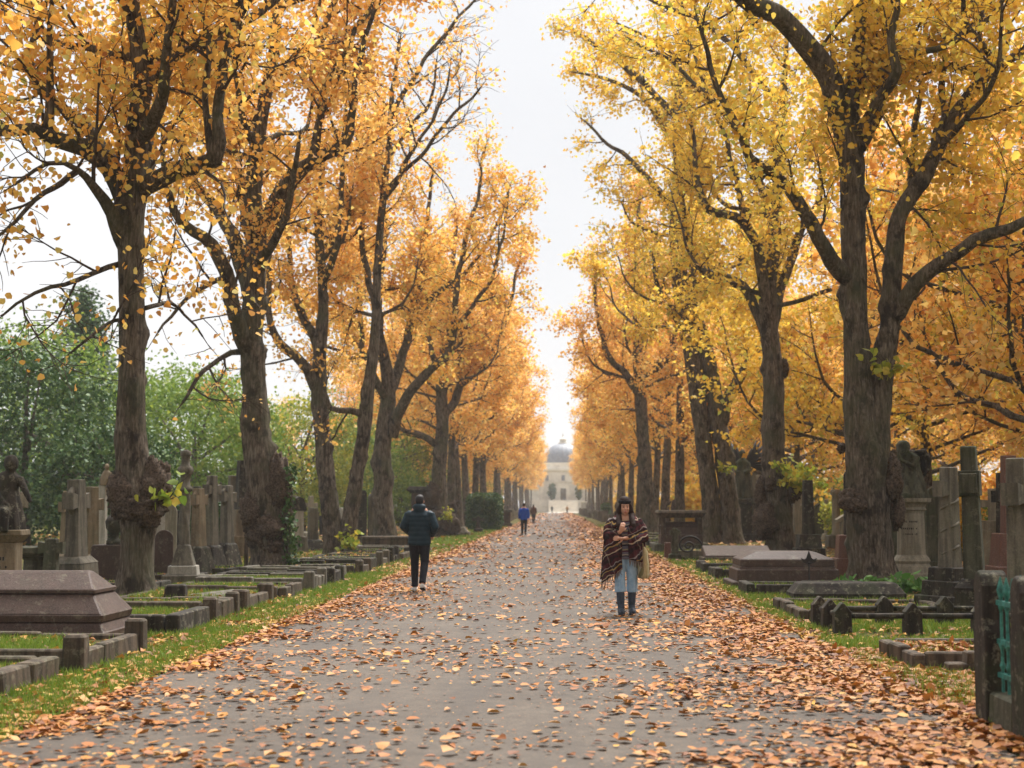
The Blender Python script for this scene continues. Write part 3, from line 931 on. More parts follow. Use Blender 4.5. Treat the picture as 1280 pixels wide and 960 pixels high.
auto_tree('lime tree overhanging the grassy verge before the burl tree', (-7.6, 14.6, 0), 201, 18000, 0.11, 'leaf_gold', shape=LEAF6, reach=5.0, fork=6.5, zlo=6.2, joined=False, xlim=(-12, 4.6))
auto_tree('lime tree overhanging the green railing enclosure', (7.8, 15.6, 0), 207, 18000, 0.11, 'leaf_yellow', shape=LEAF6, reach=4.2, fork=7.0, zlo=6.8, joined=False, xlim=(-4.0, 12))

protos = [auto_tree('golden lime tree in the receding avenue row on the side of the clipped hedge', (-7.3, 88 + 9 * i, 0), 300 + 13 * i, 19000, 0.165, 'leaf_orange', reach=5.6, n=11, H=16.5 + i * 0.6, sec_len=2.6,
                    xlim=(-9, 6.2)) for i in range(4)]
rnd = random.Random(5)


def place_copy(src, x, y, rz, s, mat, label=None, group=None, sx=1.0):
    r = copy_tree(src)
    r.location = (x, y, 0)
    r.rotation_euler = (0, 0, rz)
    r.scale = (s * sx, s, s)
    for c in r.children:
        if c.name.startswith('crown') and mat:
            c.material_slots[0].link = 'OBJECT'
            c.material_slots[0].material = M[mat]
    if label:
        r['label'] = label
    if group:
        r['group'] = group
    return r


y = 124.0
k = 0
while y < 385:
    place_copy(protos[k % 4], -7.3 + rnd.uniform(-.4, .4), y, rnd.choice([0, 0, 0.3, -0.3]), rnd.uniform(.92, 1.06), rnd.choice(['leaf_orange', 'leaf_gold']), sx=1 if y < 170 else .8)
    y += rnd.uniform(8.0, 10.5) if y < 250 else 13
    k += 1
y = 89.0
k = 1
while y < 385:
    place_copy(protos[k % 4], 7.3 +  rnd.uniform(-.4, .4), y, math.pi + rnd.choice([0, 0, 0.3, -0.3]), rnd.uniform(.92, 1.06), rnd.choice(['leaf_orange', 'leaf_gold', 'leaf_gold']), 'golden lime tree in the receding avenue row on the side of the golden wood', sx=1 if y < 170 else .8)
    y += rnd.uniform(8.0, 10.5) if y < 250 else 13
    k += 1

# --- unseen continuation of the avenue behind the camera, added to block light from there
for i, yy in enumerate((4.5, 4.5, -17, -27, -37)):
    for sx in (-1, 1):
        if yy > 0:
            continue
        place_copy(protos[(i + (sx > 0)) % 4], sx * 7.6, yy, 0 if sx < 0 else math.pi, 1.0, 'leaf_gold', 'unseen lime tree continuing the avenue behind the camera, added to block light', AV)

# --- golden wood behind the graves
wood = auto_tree('low-branched golden tree in the wood behind the angel and crosses', (14.5, 43, 0), 402, 20000, 0.15, 'leaf_yellow', H=12, fork=3.2, zlo=2.2, reach=5.4, r=0.26, n=13, group='golden trees behind the graves', twig_len=1.0, sec_len=2.8)
wood2 = auto_tree('low-branched golden tree in the wood behind the angel and crosses', (20.5, 52, 0), 411, 20000, 0.16, 'leaf_gold', H=13, fork=3.5, zlo=2.6, reach=6.0, r=0.28, n=13, group='golden trees behind the graves', twig_len=1.0, sec_len=2.8)
for i, (x, yy) in enumerate([(26, 46), (15, 58), (24, 66), (17, 74), (13.5, 88), (24, 86), (33, 60), (17, 104), (27, 108), (15, 128), (22, 140), (34, 90), (16, 165), (16, 205), (30, 33), (40, 75), (15, 148), (15, 185), (16, 235), (17, 265), (17, 300), (24, 190), (26, 240), (45, 120), (36, 130), (48, 100), (34, 170), (17, 340), (26, 300), (12, 8), (14, -8), (12.5, 36), (17.5, 36.5), (22, 41), (11.8, 54), (11.5, 70), (28, 56), (32, 48)]):
    place_copy(wood if i % 2 else wood2, x, yy, rnd.uniform(0, 6.2), rnd.uniform(.9, 1.2), rnd.choice(['leaf_yellow', 'leaf_gold', 'leaf_orange']))

for i, (x, yy) in enumerate([(-15, 128), (-14, 190), (-15, 215), (-16, 245), (-15, 275), (-17, 305), (-24, 205), (-26, 250), (-17, 340), (-27, 300), (-32, 150), (-13.5, 120), (-14, 168)]):
    place_copy(wood if i % 2 else wood2, x, yy, rnd.uniform(0, 6.2), rnd.uniform(.9, 1.2), rnd.choice(['leaf_gold', 'leaf_orange', 'leaf_lime']), 'hazy golden tree behind the avenue row past the clipped hedge', 'hazy trees behind the avenue row')

# --- green trees and shrubs behind the graves
def cloud_tree(name, label, cat, base, seed, rx, ry, h, z0, mat, nclus, per, leaf, group=None, cone=False, droop=0.3, trunk=True):
    rng = np.random.default_rng(seed)
    rnd_ = random.Random(seed)
    root = thing(name, label, cat, base, 0, group)
    hz = (h - z0) / 2
    u = rng.normal(size=(nclus, 3))
    u /= np.linalg.norm(u, axis=1, keepdims=True)
    rr = rng.uniform(0.35, 1.0, nclus) ** 0.4
    c = u * rr[:, None]
    lump = np.array([1 + 0.28 * noise.noise(Vector(q) * 2.3 + Vector((seed, 0, 0))) for q in u])
    c *= lump[:, None]
    if cone:
        t = (c[:, 2] + 1) / 2
        c[:, 0] *= np.clip(1.15 - t, 0.05, 1.1)
        c[:, 1] *= np.clip(1.15 - t, 0.05, 1.1)
    C = c * np.array([rx, ry, hz]) + np.array([0, 0, z0 + hz])
    C[:, 2] = np.maximum(C[:, 2], 0.15)
    sz = rng.uniform(0.6, 1.5, nclus)
    n = int(nclus * per * 0.78)
    ci = rng.integers(0, nclus, n)
    pts = C[ci] + rng.normal(size=(n, 3)) * (sz[ci] * min(rx, hz) * 0.13)[:, None] * np.array([1, 1, 0.6])
    pts[:, 2] = np.maximum(pts[:, 2], 0.02)
    o = mesh_obj('crown', leaf_mesh('crown', rng, pts, leaf, LEAF4, droop=droop, curl=0.3), mat, root)
    o['kind'] = 'stuff'
    if trunk:
        tb = MB()
        top = z0 + hz * 1.4
        rough_tube(tb, [Vector((0, 0, -.05)), Vector((0.1, 0, top * .35)), Vector((0, .1, top * .7)), Vector((0, 0, top))], [0.05 * h * .45 + .05, .04 * h * .4 + .03, .02 * h * .4 + .02, 0.02], 10, seed, .12, 1)
        for j in range(9):
            q = C[rnd_.randrange(nclus)]
            z = top * rnd_.uniform(.3, .8)
            rough_tube(tb, [Vector((0, 0, z)), Vector((q[0] * .5, q[1] * .5, (z + q[2]) / 2 + .2)), Vector(q)], [.012 * h, .008 * h, .02], 6, j)
        tb.build('trunk', 'bark', root, True)
    return root


cloud_tree('evergreen_tree', 'broad dark evergreen tree behind the birdbath and stone crosses', 'tree', (-22.0, 58, 0), 501, 4.2, 3.5, 8.6, 0.1, 'leaf_dark', 420, 48, 0.17)
cloud_tree('evergreen_tree', 'tall mixed green tree rising behind the dark evergreen', 'tree', (-26.5, 70, 0), 502, 5.5, 4, 11.0, 0.5, 'leaf_green', 420, 42, 0.20)
cloud_tree('evergreen_tree', 'dark bushy evergreen between the burl tree and the birdbath', 'tree', (-17.5, 55, 0), 503, 2.6, 2.5, 5.0, 0.0, 'leaf_dark', 240, 46, 0.15)
cloud_tree('pine_tree', 'dark conifer with a pointed top poking above the green trees', 'tree', (-30.5, 90, 0), 504, 3.6, 3.6, 15.5, 3.0, 'leaf_dark', 260, 40, 0.24, cone=True)
cloud_tree('broadleaf_tree', 'mid green leafy tree behind the row of Celtic crosses', 'tree', (-18.5, 72, 0), 505, 4.6, 4, 8.6, 0.4, 'leaf_green', 420, 46, 0.18)
cloud_tree('broadleaf_tree', 'pale green leafy tree beyond the twisted column monument', 'tree', (-22.5, 84, 0), 506, 4.8, 4, 9.8, 0.8, 'leaf_pale', 420, 44, 0.2)
cloud_tree('broadleaf_tree', 'yellow-green tree beyond the gabled headstone', 'tree', (-15.2, 84, 0), 507, 3.6, 3.2, 8.2, 0.6, 'leaf_lime', 330, 44, 0.18)
cloud_tree('broadleaf_tree', 'green tree seen through the fork of the twin-trunked lime', 'tree', (-14.5, 104, 0), 508, 4.0, 3.6, 8.0, 0.5, 'leaf_pale', 320, 40, 0.2)
cloud_tree('broadleaf_tree', 'hazy green tree behind the flat-capped stone tomb', 'tree', (-17.5, 150, 0), 509, 5.5, 5, 10.0, 0.5, 'leaf_green', 360, 36, 0.26)
cloud_tree('broadleaf_tree', 'hazy green tree at the far end of the graves', 'tree', (-23, 175, 0), 510, 6.5, 5, 11.0, 0.5, 'leaf_green', 360, 36, 0.28)
cloud_tree('broadleaf_tree', 'yellowing green tree past the dark evergreen', 'tree', (-36, 78, 0), 511, 6, 5, 11.0, 0.5, 'leaf_pale', 360, 40, 0.22)
cloud_tree('broadleaf_tree', 'green bush of a tree under the golden wood', 'tree', (17.5, 49, 0), 512, 2.6, 2.4, 3.4, 0.0, 'leaf_green', 200, 40, 0.15)
cloud_tree('broadleaf_tree', 'yellow-green bushy tree among the far pale columns', 'tree', (19.5, 82, 0), 513, 3.6, 3, 4.4, 0.0, 'leaf_lime', 220, 40, 0.18)

# --- low shrubs closing the view under the trees
shrub = cloud_tree('boundary_shrub', 'low leafy shrub of the belt closing the view behind the graves under the green trees', 'shrub', (-12, 118, 0), 601, 4.6, 2.5, 3.6, 0.0, 'leaf_green', 200, 40, 0.26, 'belt of boundary shrubs', trunk=False)
mb = MB()
for i in range(6):
    mb.tube([(0, 0, -.05), (math.cos(i) * .6, math.sin(i) * .6, 1.2), (math.cos(i) * 1.4, math.sin(i) * 1.2, 2.6)], [.06, .045, .02], 6)
o = mb.build('stems', 'twig', shrub, True)
o['kind'] = 'stuff'
for i in range(9):
    place_copy(shrub, -20 - i * 8, 116 + i * 2 + rnd.uniform(-4, 4), rnd.uniform(0, 6), rnd.uniform(.9, 1.25), rnd.choice(['leaf_green', 'leaf_pale', 'leaf_lime']))
for i in range(11):
    place_copy(shrub, 13 + i * 6.5, 96 + rnd.uniform(-6, 6) + (i % 3) * 8, rnd.uniform(0, 6), rnd.uniform(.85, 1.2), rnd.choice(['leaf_lime', 'leaf_gold', 'leaf_green', 'leaf_yellow']), 'low leafy shrub of the belt closing the view under the golden wood')
for i in range(6):
    place_copy(shrub, -12.5 - (i % 2) * 2, 140 + i * 38, rnd.uniform(0, 6), rnd.uniform(.7, 1), rnd.choice(['leaf_gold', 'leaf_green', 'leaf_lime']))
    place_copy(shrub, 12.0 + (i % 2) * 2, 130 + i * 40, rnd.uniform(0, 6), rnd.uniform(.7, 1), rnd.choice(['leaf_gold', 'leaf_yellow', 'leaf_lime']), 'low leafy shrub of the belt closing the view under the golden wood')

for x, yy, sc_, mt in ((17, 47, .62, 'leaf_lime'), (21.5, 44, .7, 'leaf_yellow'), (25, 50, .75, 'leaf_green'), (14.2, 52, .55, 'leaf_yellow'), (13.2, 63, .6, 'leaf_lime'), (19, 60, .8, 'leaf_gold'), (29, 54, .9, 'leaf_yellow')):
    place_copy(shrub, x, yy, rnd.uniform(0, 6), sc_, mt, 'leafy shrub between the graves and the golden wood', 'shrubs between graves and golden wood')

# ================================================================== monuments
BEDS = []            # raised turf beds: (x0, x1, y0, y1, z)
RS = random.Random(42)


def kerb_piece(mb, x0, x1, y0, y1, h, j=0.02):
    cx, cy = (x0 + x1) / 2, (y0 + y1) / 2
    mb.frustum(-0.06, h + RS.uniform(-j, j), ((x1 - x0) / 2 - .004, (y1 - y0) / 2 - .004), ((x1 - x0) / 2 - .012, (y1 - y0) / 2 - .012), (cx, cy), (cx + RS.uniform(-j, j), cy + RS.uniform(-j, j)), RS.uniform(-.025, .025), 0.016)


def plot(label, x0, x1, y0, y1, h=0.2, t=0.16, mat='brownstone', bed=0.08, posts=0.0, group=None, front=0.65, sides=('n', 'f', 'p', 'b'), pw=0.2):
    """kerbed grave plot; path side p, near end n, far end f, back b. Every kerb stone is a part."""
    cx, cy = (x0 + x1) / 2, (y0 + y1) / 2
    root = thing('grave_plot', label, 'grave', (cx, cy, 0), 0, group)
    a, b = (x1 - x0) / 2, (y1 - y0) / 2
    px = a if cx < 0 else -a               # x of the edge toward the path
    sg = 1 if px > 0 else -1

    def run_y(x, w):
        n = max(1, round((2 * b) / front))
        for i in range(n):
            mb = MB()
            kerb_piece(mb, x - w / 2, x + w / 2, -b + 2 * b * i / n, -b + 2 * b * (i + 1) / n, h)
            mb.build('kerb_stone', mat, root)

    def run_x(y_):
        L = 2 * a - 2 * t
        n = max(1, round(L / 0.85))
        for i in range(n):
            mb = MB()
            kerb_piece(mb, -a + t + L * i / n, -a + t + L * (i + 1) / n, y_ - t / 2, y_ + t / 2, h)
            mb.build('kerb_stone', mat, root)
    if 'p' in sides:
        run_y(px - sg * t / 2, t)
    if 'b' in sides:
        run_y(-px + sg * t / 2, t)
    if 'n' in sides:
        run_x(-b + t / 2)
    if 'f' in sides:
        run_x(b - t / 2)
    if posts:
        for yy in (-b + pw * .4, b - pw * .4):
            mb = MB()
            mb.frustum(-.05, posts, (pw / 2, pw / 2), (pw / 2 - .008, pw / 2 - .008), (px - sg * (pw / 2 - .03), yy), None, 0, 0.025)
            mb.build('corner_post', mat, root)
    if bed:
        mb = MB()
        mb.frustum(-.02, bed, (a - t, b - t), (a - t, b - t))
        mb.build('turf_bed', 'ground', root)
        BEDS.append((x0 + t, x1 - t, y0 + t, y1 - t, bed))
    return root


def coped_tomb(label, loc, L, W, layers, mat, rz=0.0, name='coped_tomb', names=None):
    """stacked stone courses: layers (z0, z1, half L, half W at z0, half L, half W at z1)"""
    root = thing(name, label, 'tomb', loc, rz)
    names = names or ['plinth', 'body', 'lid', 'cap', 'ridge']
    for i, (z0, z1, a0, b0, a1, b1) in enumerate(layers):
        mb = MB()
        mb.frustum(z0, z1, (a0, b0), (a1, b1), ch=min(0.02, (z1 - z0) * .3))
        mb.build(names[min(i, len(names) - 1)], mat, root)
    return root


def cross_head(mb, z, w, d, arm, h_up, t):
    mb.box((0, 0, z), (2 * arm, d * .96, t), ch=.012)


def cross(label, loc, H, w=0.24, arm=0.34, base='rock', mat='greystone', bmat=None, rz=0.0, ring=False, name='stone_cross', lean=0.0, bh=None, bw=0.42, group=None, block=False, steps=None, armz=0.74):
    root = thing(name, label, 'cross', loc, rz, group)
    root.rotation_euler = (RS.uniform(-.022, .022), RS.uniform(-.022, .022), rz)
    bmat = bmat or mat
    bh = bh if bh is not None else H * 0.24
    if base == 'rock':
        mb = MB()
        mb.frustum(-.05, bh, (bw, bw * .85), (bw * .62, bw * .5), ch=.04)
        o = mb.build('rock_base', bmat, root, bevel=.02)
        z0 = bh
    elif base == 'steps':
        z0 = 0
        steps = steps or [(bw, .18), (bw * .76, .18), (bw * .55, bh - .36)]
        for k, (hw, hh) in enumerate(steps):
            mb = MB()
            mb.frustum(z0 - (.05 if k == 0 else 0), z0 + hh, (hw, hw), (hw * .96, hw * .96), ch=.015)
            mb.build('step', bmat, root)
            z0 += hh
    else:
        mb = MB()
        mb.frustum(-.05, bh * .8, (bw, bw * .8), (bw * .9, bw * .72), ch=.012)
        mb.frustum(bh * .8, bh, (bw * .92, bw * .74), (bw * .6, bw * .5))
        mb.build('pedestal', bmat, root)
        z0 = bh
    S = H - z0
    az = z0 + S * armz
    mb = MB()
    mb.frustum(z0, H, (w * .62, w * .5), (w * .46, w * .38), c1=(lean, 0), ch=.014)
    mb.build('shaft', mat, root)
    cx = lean * armz
    if block:
        mb = MB()
        for s in (-1, 1):
            mb.box((cx + s * (arm * .5 + w * .26), 0, az), (arm, w * .86, w * 1.05), ch=.015)
        mb.box((cx, 0, az), (w * 1.3, w * 1.06, w * 1.35), ch=.015)
    else:
        for s in (-1, 1):
            mb = MB()
            mb.frustum(-arm * .5, arm * .5, (w * .36, w * .39), (w * .5, w * .39))
            n = 8
            vs = mb.v[-n:]
            vs = [(s * (q[2] + arm * .5 + w * .3) + cx, q[1], q[0] + az) for q in vs]
            mb.v[-n:] = vs
            mb.build('cross_arm', mat, root)
    if block:
        mb.build('cross_block', mat, root)
    if ring:
        mb = MB()
        rr = arm * .9 + w * .15
        pts = [(cx + rr * math.cos(a), 0, az + rr * math.sin(a)) for a in [2 * math.pi * i / 24 for i in range(25)]]
        mb.tube(pts, w * .2, 8)
        mb.build('ring', mat, root, True)
    return root


def obelisk(label, loc, H, w, mat, bmat=None, rz=0.0, name='obelisk', group=None, bw=None, bh=.5, tip=True, cat='monument'):
    root = thing(name, label, cat, loc, rz, group)
    bw = bw or w * 1.9
    MB().frustum(-.05, bh * .45, (bw / 2, bw / 2), (bw * .48, bw * .48), ch=.015).build('plinth', bmat or mat, root)
    MB().frustum(bh * .45, bh, (bw * .40, bw * .40), (bw * .34, bw * .34), ch=.012).build('pedestal', bmat or mat, root)
    mb = MB()
    mb.frustum(bh, H - (w * .6 if tip else 0), (w / 2, w / 2), (w * .38, w * .38))
    if tip:
        mb.frustum(H - w * .6, H, (w * .38, w * .38), (.01, .01))
    mb.build('shaft', mat, root, bevel=.012)
    return root


def headstone(label, loc, H, W, kind, mat, rz=0.0, group=None, T=.13, tilt=0.0):
    root = thing('headstone', label, 'headstone', loc, rz, group)
    a = W / 2
    if kind == 'arch':
        o = [(-a, 0)] + [(a * math.cos(t), H - a + a * math.sin(t)) for t in [math.pi - math.pi * i / 12 for i in range(13)]] + [(a, 0)]
    elif kind == 'gothic':
        o = [(-a, 0), (-a, H - a * 1.3), (-a * .8, H - a * .7), (-a * .42, H - a * .22), (0, H), (a * .42, H - a * .22), (a * .8, H - a * .7), (a, H - a * 1.3), (a, 0)]
    elif kind == 'shoulder':
        o = [(-a, 0), (-a, H - a * .75), (-a * .72, H - a * .75), (-a * .66, H - a * .35), (-a * .3, H - .03), (0, H), (a * .3, H - .03), (a * .66, H - a * .35), (a * .72, H - a * .75), (a, H - a * .75), (a, 0)]
    else:
        o = [(-a, 0), (-a, H - .05), (-a + .05, H), (a - .05, H), (a, H - .05), (a, 0)]
    MB().frustum(-.06, .16, (a * 1.25, T * 1.1), (a * 1.18, T), ch=.015).build('base', mat, root)
    o2 = MB().prism(o, T, (0, 0, .14)).build('slab', mat, root, bevel=.015)
    o2.rotation_euler = (tilt, tilt * .4, 0)
    return root


def letters(parent, x0, x1, zs, y, h, seed=1, curve=None):
    """worn, unreadable cut lettering: short dark strokes in rows"""
    r_ = random.Random(seed)
    mb = MB()
    for z in zs:
        x = x0
        while x < x1 - h * .4:
            w = h * r_.uniform(.3, .7)
            if r_.random() < .82:
                f = curve(x + w / 2) if curve else 0
                mb.box((x + w / 2, y + f, z), (w * .75, .006, h * r_.uniform(.6, 1)))
            x += w + h * .18
    o = mb.build('inscription', 'iron', parent)
    o['kind'] = 'stuff'
    return o


# ------------------------------------------------------------------ graves on the verge beside the green trees
VL = -4.65
# coffin tomb
def coffin_layers(a, b, H):
    return [(-.05, .17 * H / .82, a, b, a, b), (.17 * H / .82, .27 * H / .82, a * .985, b * .97, a * .93, b * .9), (.27 * H / .82, .36 * H / .82, a * .95, b * .93, a * .97, b * .95),
            (.36 * H / .82, .58 * H / .82, a * .95, b * .93, a * .80, b * .62), (.58 * H / .82, .63 * H / .82, a * .83, b * .66, a * .83, b * .66), (.63 * H / .82, H, a * .80, b * .61, a * .66, b * .12)]


coped_tomb('large brown granite coffin-shaped tomb with moulded sloping lid beside the path', (-6.3, 16.9, 0), 0, 0, coffin_layers(1.12, .62, .84), 'granite',
           names=['plinth', 'moulding', 'body', 'slope', 'rim', 'lid'])
plot('low kerbed plot of dark brown stone lying in front of the posted coffin plot', -6.9, VL, 12.0, 13.3, .2, .2, 'brownstone', .12)
plot('kerbed plot with upright corner posts and long side stone under the coffin tomb', -6.9, VL + .05, 13.75, 15.9, .2, .14, 'brownstone', .13, posts=.36, pw=.22)
plot('kerbed grave of blackened stone filled with grass just past the coffin tomb', -6.9, VL - .05, 17.75, 19.3, .24, .2, 'darkstone', .2)
plot('kerbed plot with broken uneven brown blocks below the burl tree', -6.7, VL - .1, 19.7, 21.2, .27, .22, 'brownstone', .2, posts=.34, front=.45)
plot('low brown kerb plot with square corner stones beside the burl tree', -6.9, VL - .15, 21.9, 24.0, .2, .16, 'brownstone', .16, posts=.32, front=.9, pw=.26)
plot('narrow kerbed plot with a flat leaning slab past the burl tree', -6.9, VL - .1, 25.0, 26.6, .2, .16, 'brownstone', .15, front=.5)
plot('kerbed plot with stepped corner blocks of grey brown stone', -6.9, VL, 27.0, 28.6, .26, .2, 'greystone', .17, posts=.38, front=.42)
LG = 'kerbed graves along the verge beside the green trees'
for i, (y0, y1, mt, ps) in enumerate([(29.2, 30.6, 'darkstone', .35), (31.2, 32.8, 'greystone', 0), (33.6, 35.2, 'brownstone', .34), (36, 37.6, 'darkstone', 0), (38.2, 39.8, 'greystone', .4), (40.6, 42, 'darkstone', .45), (43, 44.8, 'brownstone', 0), (46, 47.6, 'darkstone', .3), (48.6, 50, 'greystone', 0)]):
    plot('%s kerbed grave in the verge row leading to the twin-trunked lime' % {'darkstone': 'blackened stone', 'greystone': 'grey stone', 'brownstone': 'brown stone'}[mt] + (' with corner posts' if ps else ''),
         -7.0, VL + RS.uniform(-.2, .1), y0, y1, RS.uniform(.18, .28), .18, mt, .14, posts=ps, group=LG)
for i, (y0, y1) in enumerate([(20.2, 21.8), (26.5, 28), (29.6, 31), (33, 34.5)]):
    plot('mossy kerbed grave in the second row behind the verge graves', -9.6, -7.6, y0, y1, .16, .16, 'darkstone', .12, group='second row of mossy kerbs')
# fallen slab and loose blocks
r_ = thing('fallen_slab', 'flat stone slab lying tilted on the grass by the burl tree', 'slab', (X(258, 22.6), 22.6, .13), .25)
o = MB().frustum(0, .07, (.5, .34), (.48, .32), ch=.012).build('slab', 'greystone', r_)
o.rotation_euler = (.08, -.1, 0)
r_ = thing('stone_block', 'small dark square stone block standing on the grass by the burl tree', 'block', (X(222, 22.3), 22.3, .1), .1)
MB().frustum(-.02, .28, (.17, .15), (.155, .135), ch=.02).build('block', 'darkstone', r_)
# birdbath and small cross
r_ = thing('birdbath', 'mossy stone birdbath with a thick round bowl', 'birdbath', (X(45, 26), 26, 0))
MB().lathe([(.26, -.05), (.26, .06), (.22, .1), (.2, .4), (.19, .62), (.24, .68)], 18).build('pillar', 'greenstone', r_, False)
MB().lathe([(.24, .68), (.40, .71), (.47, .76), (.48, .85), (.44, .87), (.3, .84)], 22).build('bowl', 'greenstone', r_)
cross('small stubby stone cross standing by the birdbath', (X(66, 25.6), 25.6, 0), 1.02, .22, .16, 'ped', 'greenstone', bh=.2, bw=.2, armz=.8)
cross('tall grey Celtic wheel cross on a lettered pedestal beside the birdbath', (X(97, 27.9), 27.9, 0), 2.13, .32, .24, 'ped', 'greystone', bh=.62, bw=.40, ring=True, rz=R(80), armz=.72)
cross('pinkish weathered stone cross behind the grey wheel cross', (X(113, 36), 36, 0), 2.1, .3, .22, 'ped', 'tanstone', bh=.4, bw=.36, rz=R(55))
cross('narrow tan cross almost hidden behind the grey wheel cross', (X(84, 37), 37, 0), 2.0, .26, .2, 'ped', 'tanstone', bh=.4, bw=.36, rz=R(70))
cross('pale cross with short arms behind the seated angel', (X(14, 27), 27, 0), 2.2, .34, .22, 'ped', 'palestone', bh=.4, bw=.4, rz=R(30))
obelisk('pale square stone pillar with a small carved figure on top', (X(128, 40), 40, 0), 2.2, .26, 'marble', 'greystone', tip=False, bh=.45, bw=.7, cat='pillar', name='stone_pillar')
# lettered pedestal with urn
r_ = thing('pedestal_tomb', 'brown granite pedestal with rows of worn lettering behind the burl tree', 'tomb', (X(139, 29), 29, 0))
MB().frustum(-.05, .12, (.46, .36), (.46, .36), ch=.012).build('plinth', 'granite', r_)
MB().frustum(.12, .82, (.40, .30), (.30, .22), ch=.012).build('block', 'granite', r_)
MB().lathe([(.16, .82), (.16, .9), (.09, .95), (.09, 1.05), (.17, 1.15), (.19, 1.3), (.12, 1.42)], 14, (.08, 0)).build('urn', 'darkstone', r_, True)
o = letters(r_, -.33, .33, [.28 + i * .09 for i in range(6)], -.285, .05, 3)
o.rotation_euler = (R(-6.5), 0, 0)
headstone('tall white marble slab close behind the burl tree', (X(199, 33), 33, 0), 1.75, .26, 'flat', 'marble', R(35), T=.12)
headstone('pale arched headstone behind the burl tree', (X(209, 36), 36, 0), 1.55, .5, 'arch', 'palestone', R(10))
headstone('low brown arched tablet with lettering behind the burl tree', (X(206, 31), 31, 0), .95, .4, 'arch', 'granite', R(15))
# twisted column
r_ = thing('column_monument', 'slender grey column monument with spiral-carved shaft on stepped base', 'monument', (X(231, 30), 30, 0), R(8))
MB().frustum(-.05, .17, (.42, .42), (.41, .41), ch=.015).build('step', 'greystone', r_)
MB().frustum(.17, .36, (.31, .31), (.29, .29), ch=.012).build('step', 'marble', r_)
MB().frustum(.36, .80, (.24, .24), (.125, .125), ch=.02).build('gabled_base', 'greystone', r_, bevel=.02)
MB().lathe([(.115, .78 + i * .03) for i in range(40)], 20, (0, 0), lambda t, z: 1 + .10 * math.sin(3 * t + z * 9)).build('shaft', 'greystone', r_, True)
MB().lathe([(.115, 1.9), (.165, 1.94), (.165, 2.0), (.105, 2.03), (.10, 2.24), (.15, 2.28), (.175, 2.36), (.15, 2.43), (.095, 2.47), (.09, 2.64), (.12, 2.68), (.115, 2.76), (.04, 2.8)], 16).build('capital', 'greystone', r_, True)
# the row of Celtic crosses
cross('tan lichened Celtic cross with stubby head, first after the spiral column', (X(250, 33), 33, 0), 2.02, .25, .17, 'rock', 'tanstone', 'darkstone', R(70), True, bh=.68, bw=.36, armz=.8)
cross('tallest pale grey Celtic cross in the row by the dark hedge', (X(266, 36), 36, 0), 2.38, .25, .2, 'rock', 'greystone', 'darkstone', R(68), True, bh=.62, bw=.36, armz=.8)
cross('grey Celtic cross with rounded head on a rough boulder by the dark hedge', (X(284, 37.5), 37.5, 0), 2.15, .27, .2, 'rock', 'greystone', 'darkstone', R(66), True, bh=.64, bw=.38, armz=.8)
cross('thin grey cross standing behind the Celtic cross row', (X(289, 46), 46, 0), 2.6, .24, .25, 'ped', 'greystone', rz=R(40), bh=.5, bw=.4)
obelisk('dark blunt obelisk with brown lower half beside the ivy-clad lime', (X(304, 45), 45, 0), 3.05, .46, 'darkstone', 'tanstone', R(30), bh=1.5, bw=.9, tip=False)
MB_ = MB().frustum(-.05, 1.1, (.05, .05), (.045, .045), ch=.006)
props(MB_.build('wooden_stake', 'brownstone'), 'short pale wooden stake at the foot of the ivy-clad lime', 'stake').location = (X(309, 36.5), 36.5, 0)
# beyond the ivy-clad tree
r_ = thing('headstone', 'pale gabled marker with a dark carved roof on a slim post, past the ivy-clad lime', 'headstone', (X(373, 50), 50, 0), R(25))
MB().frustum(-.05, .55, (.34, .3), (.26, .22), ch=.02).build('base', 'greystone', r_)
MB().frustum(.55, 1.45, (.15, .15), (.13, .13), ch=.012).build('post', 'marble', r_)
MB().prism([(-.26, 0), (-.26, .1), (-.16, .42), (0, .5), (.16, .42), (.26, .1), (.26, 0)], .34, (0, 0, 1.45)).build('gabled_head', 'darkstone', r_, bevel=.012)
cross('short thick grey cross stump past the ivy-clad lime', (X(391, 52), 52, 0), 1.55, .3, .1, 'rock', 'greystone', 'darkstone', R(20), bh=.4, bw=.5)
headstone('pale arched slab past the ivy-clad lime', (X(366, 56), 56, 0), 1.9, .7, 'arch', 'palestone', R(20))
obelisk('polished red granite column in the fork of the twin-trunked lime', (X(440, 62), 62, 0), 3.2, .3, 'redgranite', 'greystone', bh=.7, tip=False, cat='column', name='granite_column')
r_ = thing('headstone', 'tall twin-gabled grey memorial slab behind the twin-trunked lime', 'headstone', (X(459, 62), 62, 0), R(20))
MB().frustum(-.05, .3, (.5, .35), (.46, .3), ch=.02).build('base', 'greystone', r_)
for sx, hh in ((-.24, 2.0), (.26, 1.85)):
    MB().prism([(-.2, 0), (-.2, hh - .12), (-.12, hh), (.12, hh), (.2, hh - .12), (.2, 0)], .26, (sx, 0, .3)).build('slab', 'greystone' if sx > 0 else 'darkstone', r_, bevel=.015)
coped_tomb('long flat brown slab tomb on a grey step between the forked and elbowed limes', ((X(455, 53) + X(515, 53)) / 2, 53, 0), 0, 0, [(-.05, .16, 1.0, .6, 1.0, .6), (.16, .42, .9, .5, .9, .5), (.42, .5, .95, .55, .93, .53)], 'brownstone', name='slab_tomb')
r_ = thing('chest_tomb', 'tall brown stone tomb with a wide flat overhanging cap', 'tomb', (X(525, 76), 76, 0), R(6))
MB().frustum(-.05, .4, (.62, .55), (.58, .5), ch=.02).build('plinth', 'brownstone', r_)
MB().frustum(.4, 2.3, (.48, .42), (.46, .4), ch=.02).build('block', 'granite', r_)
MB().frustum(2.3, 2.48, (.5, .45), (.74, .66)).build('cornice', 'darkstone', r_)
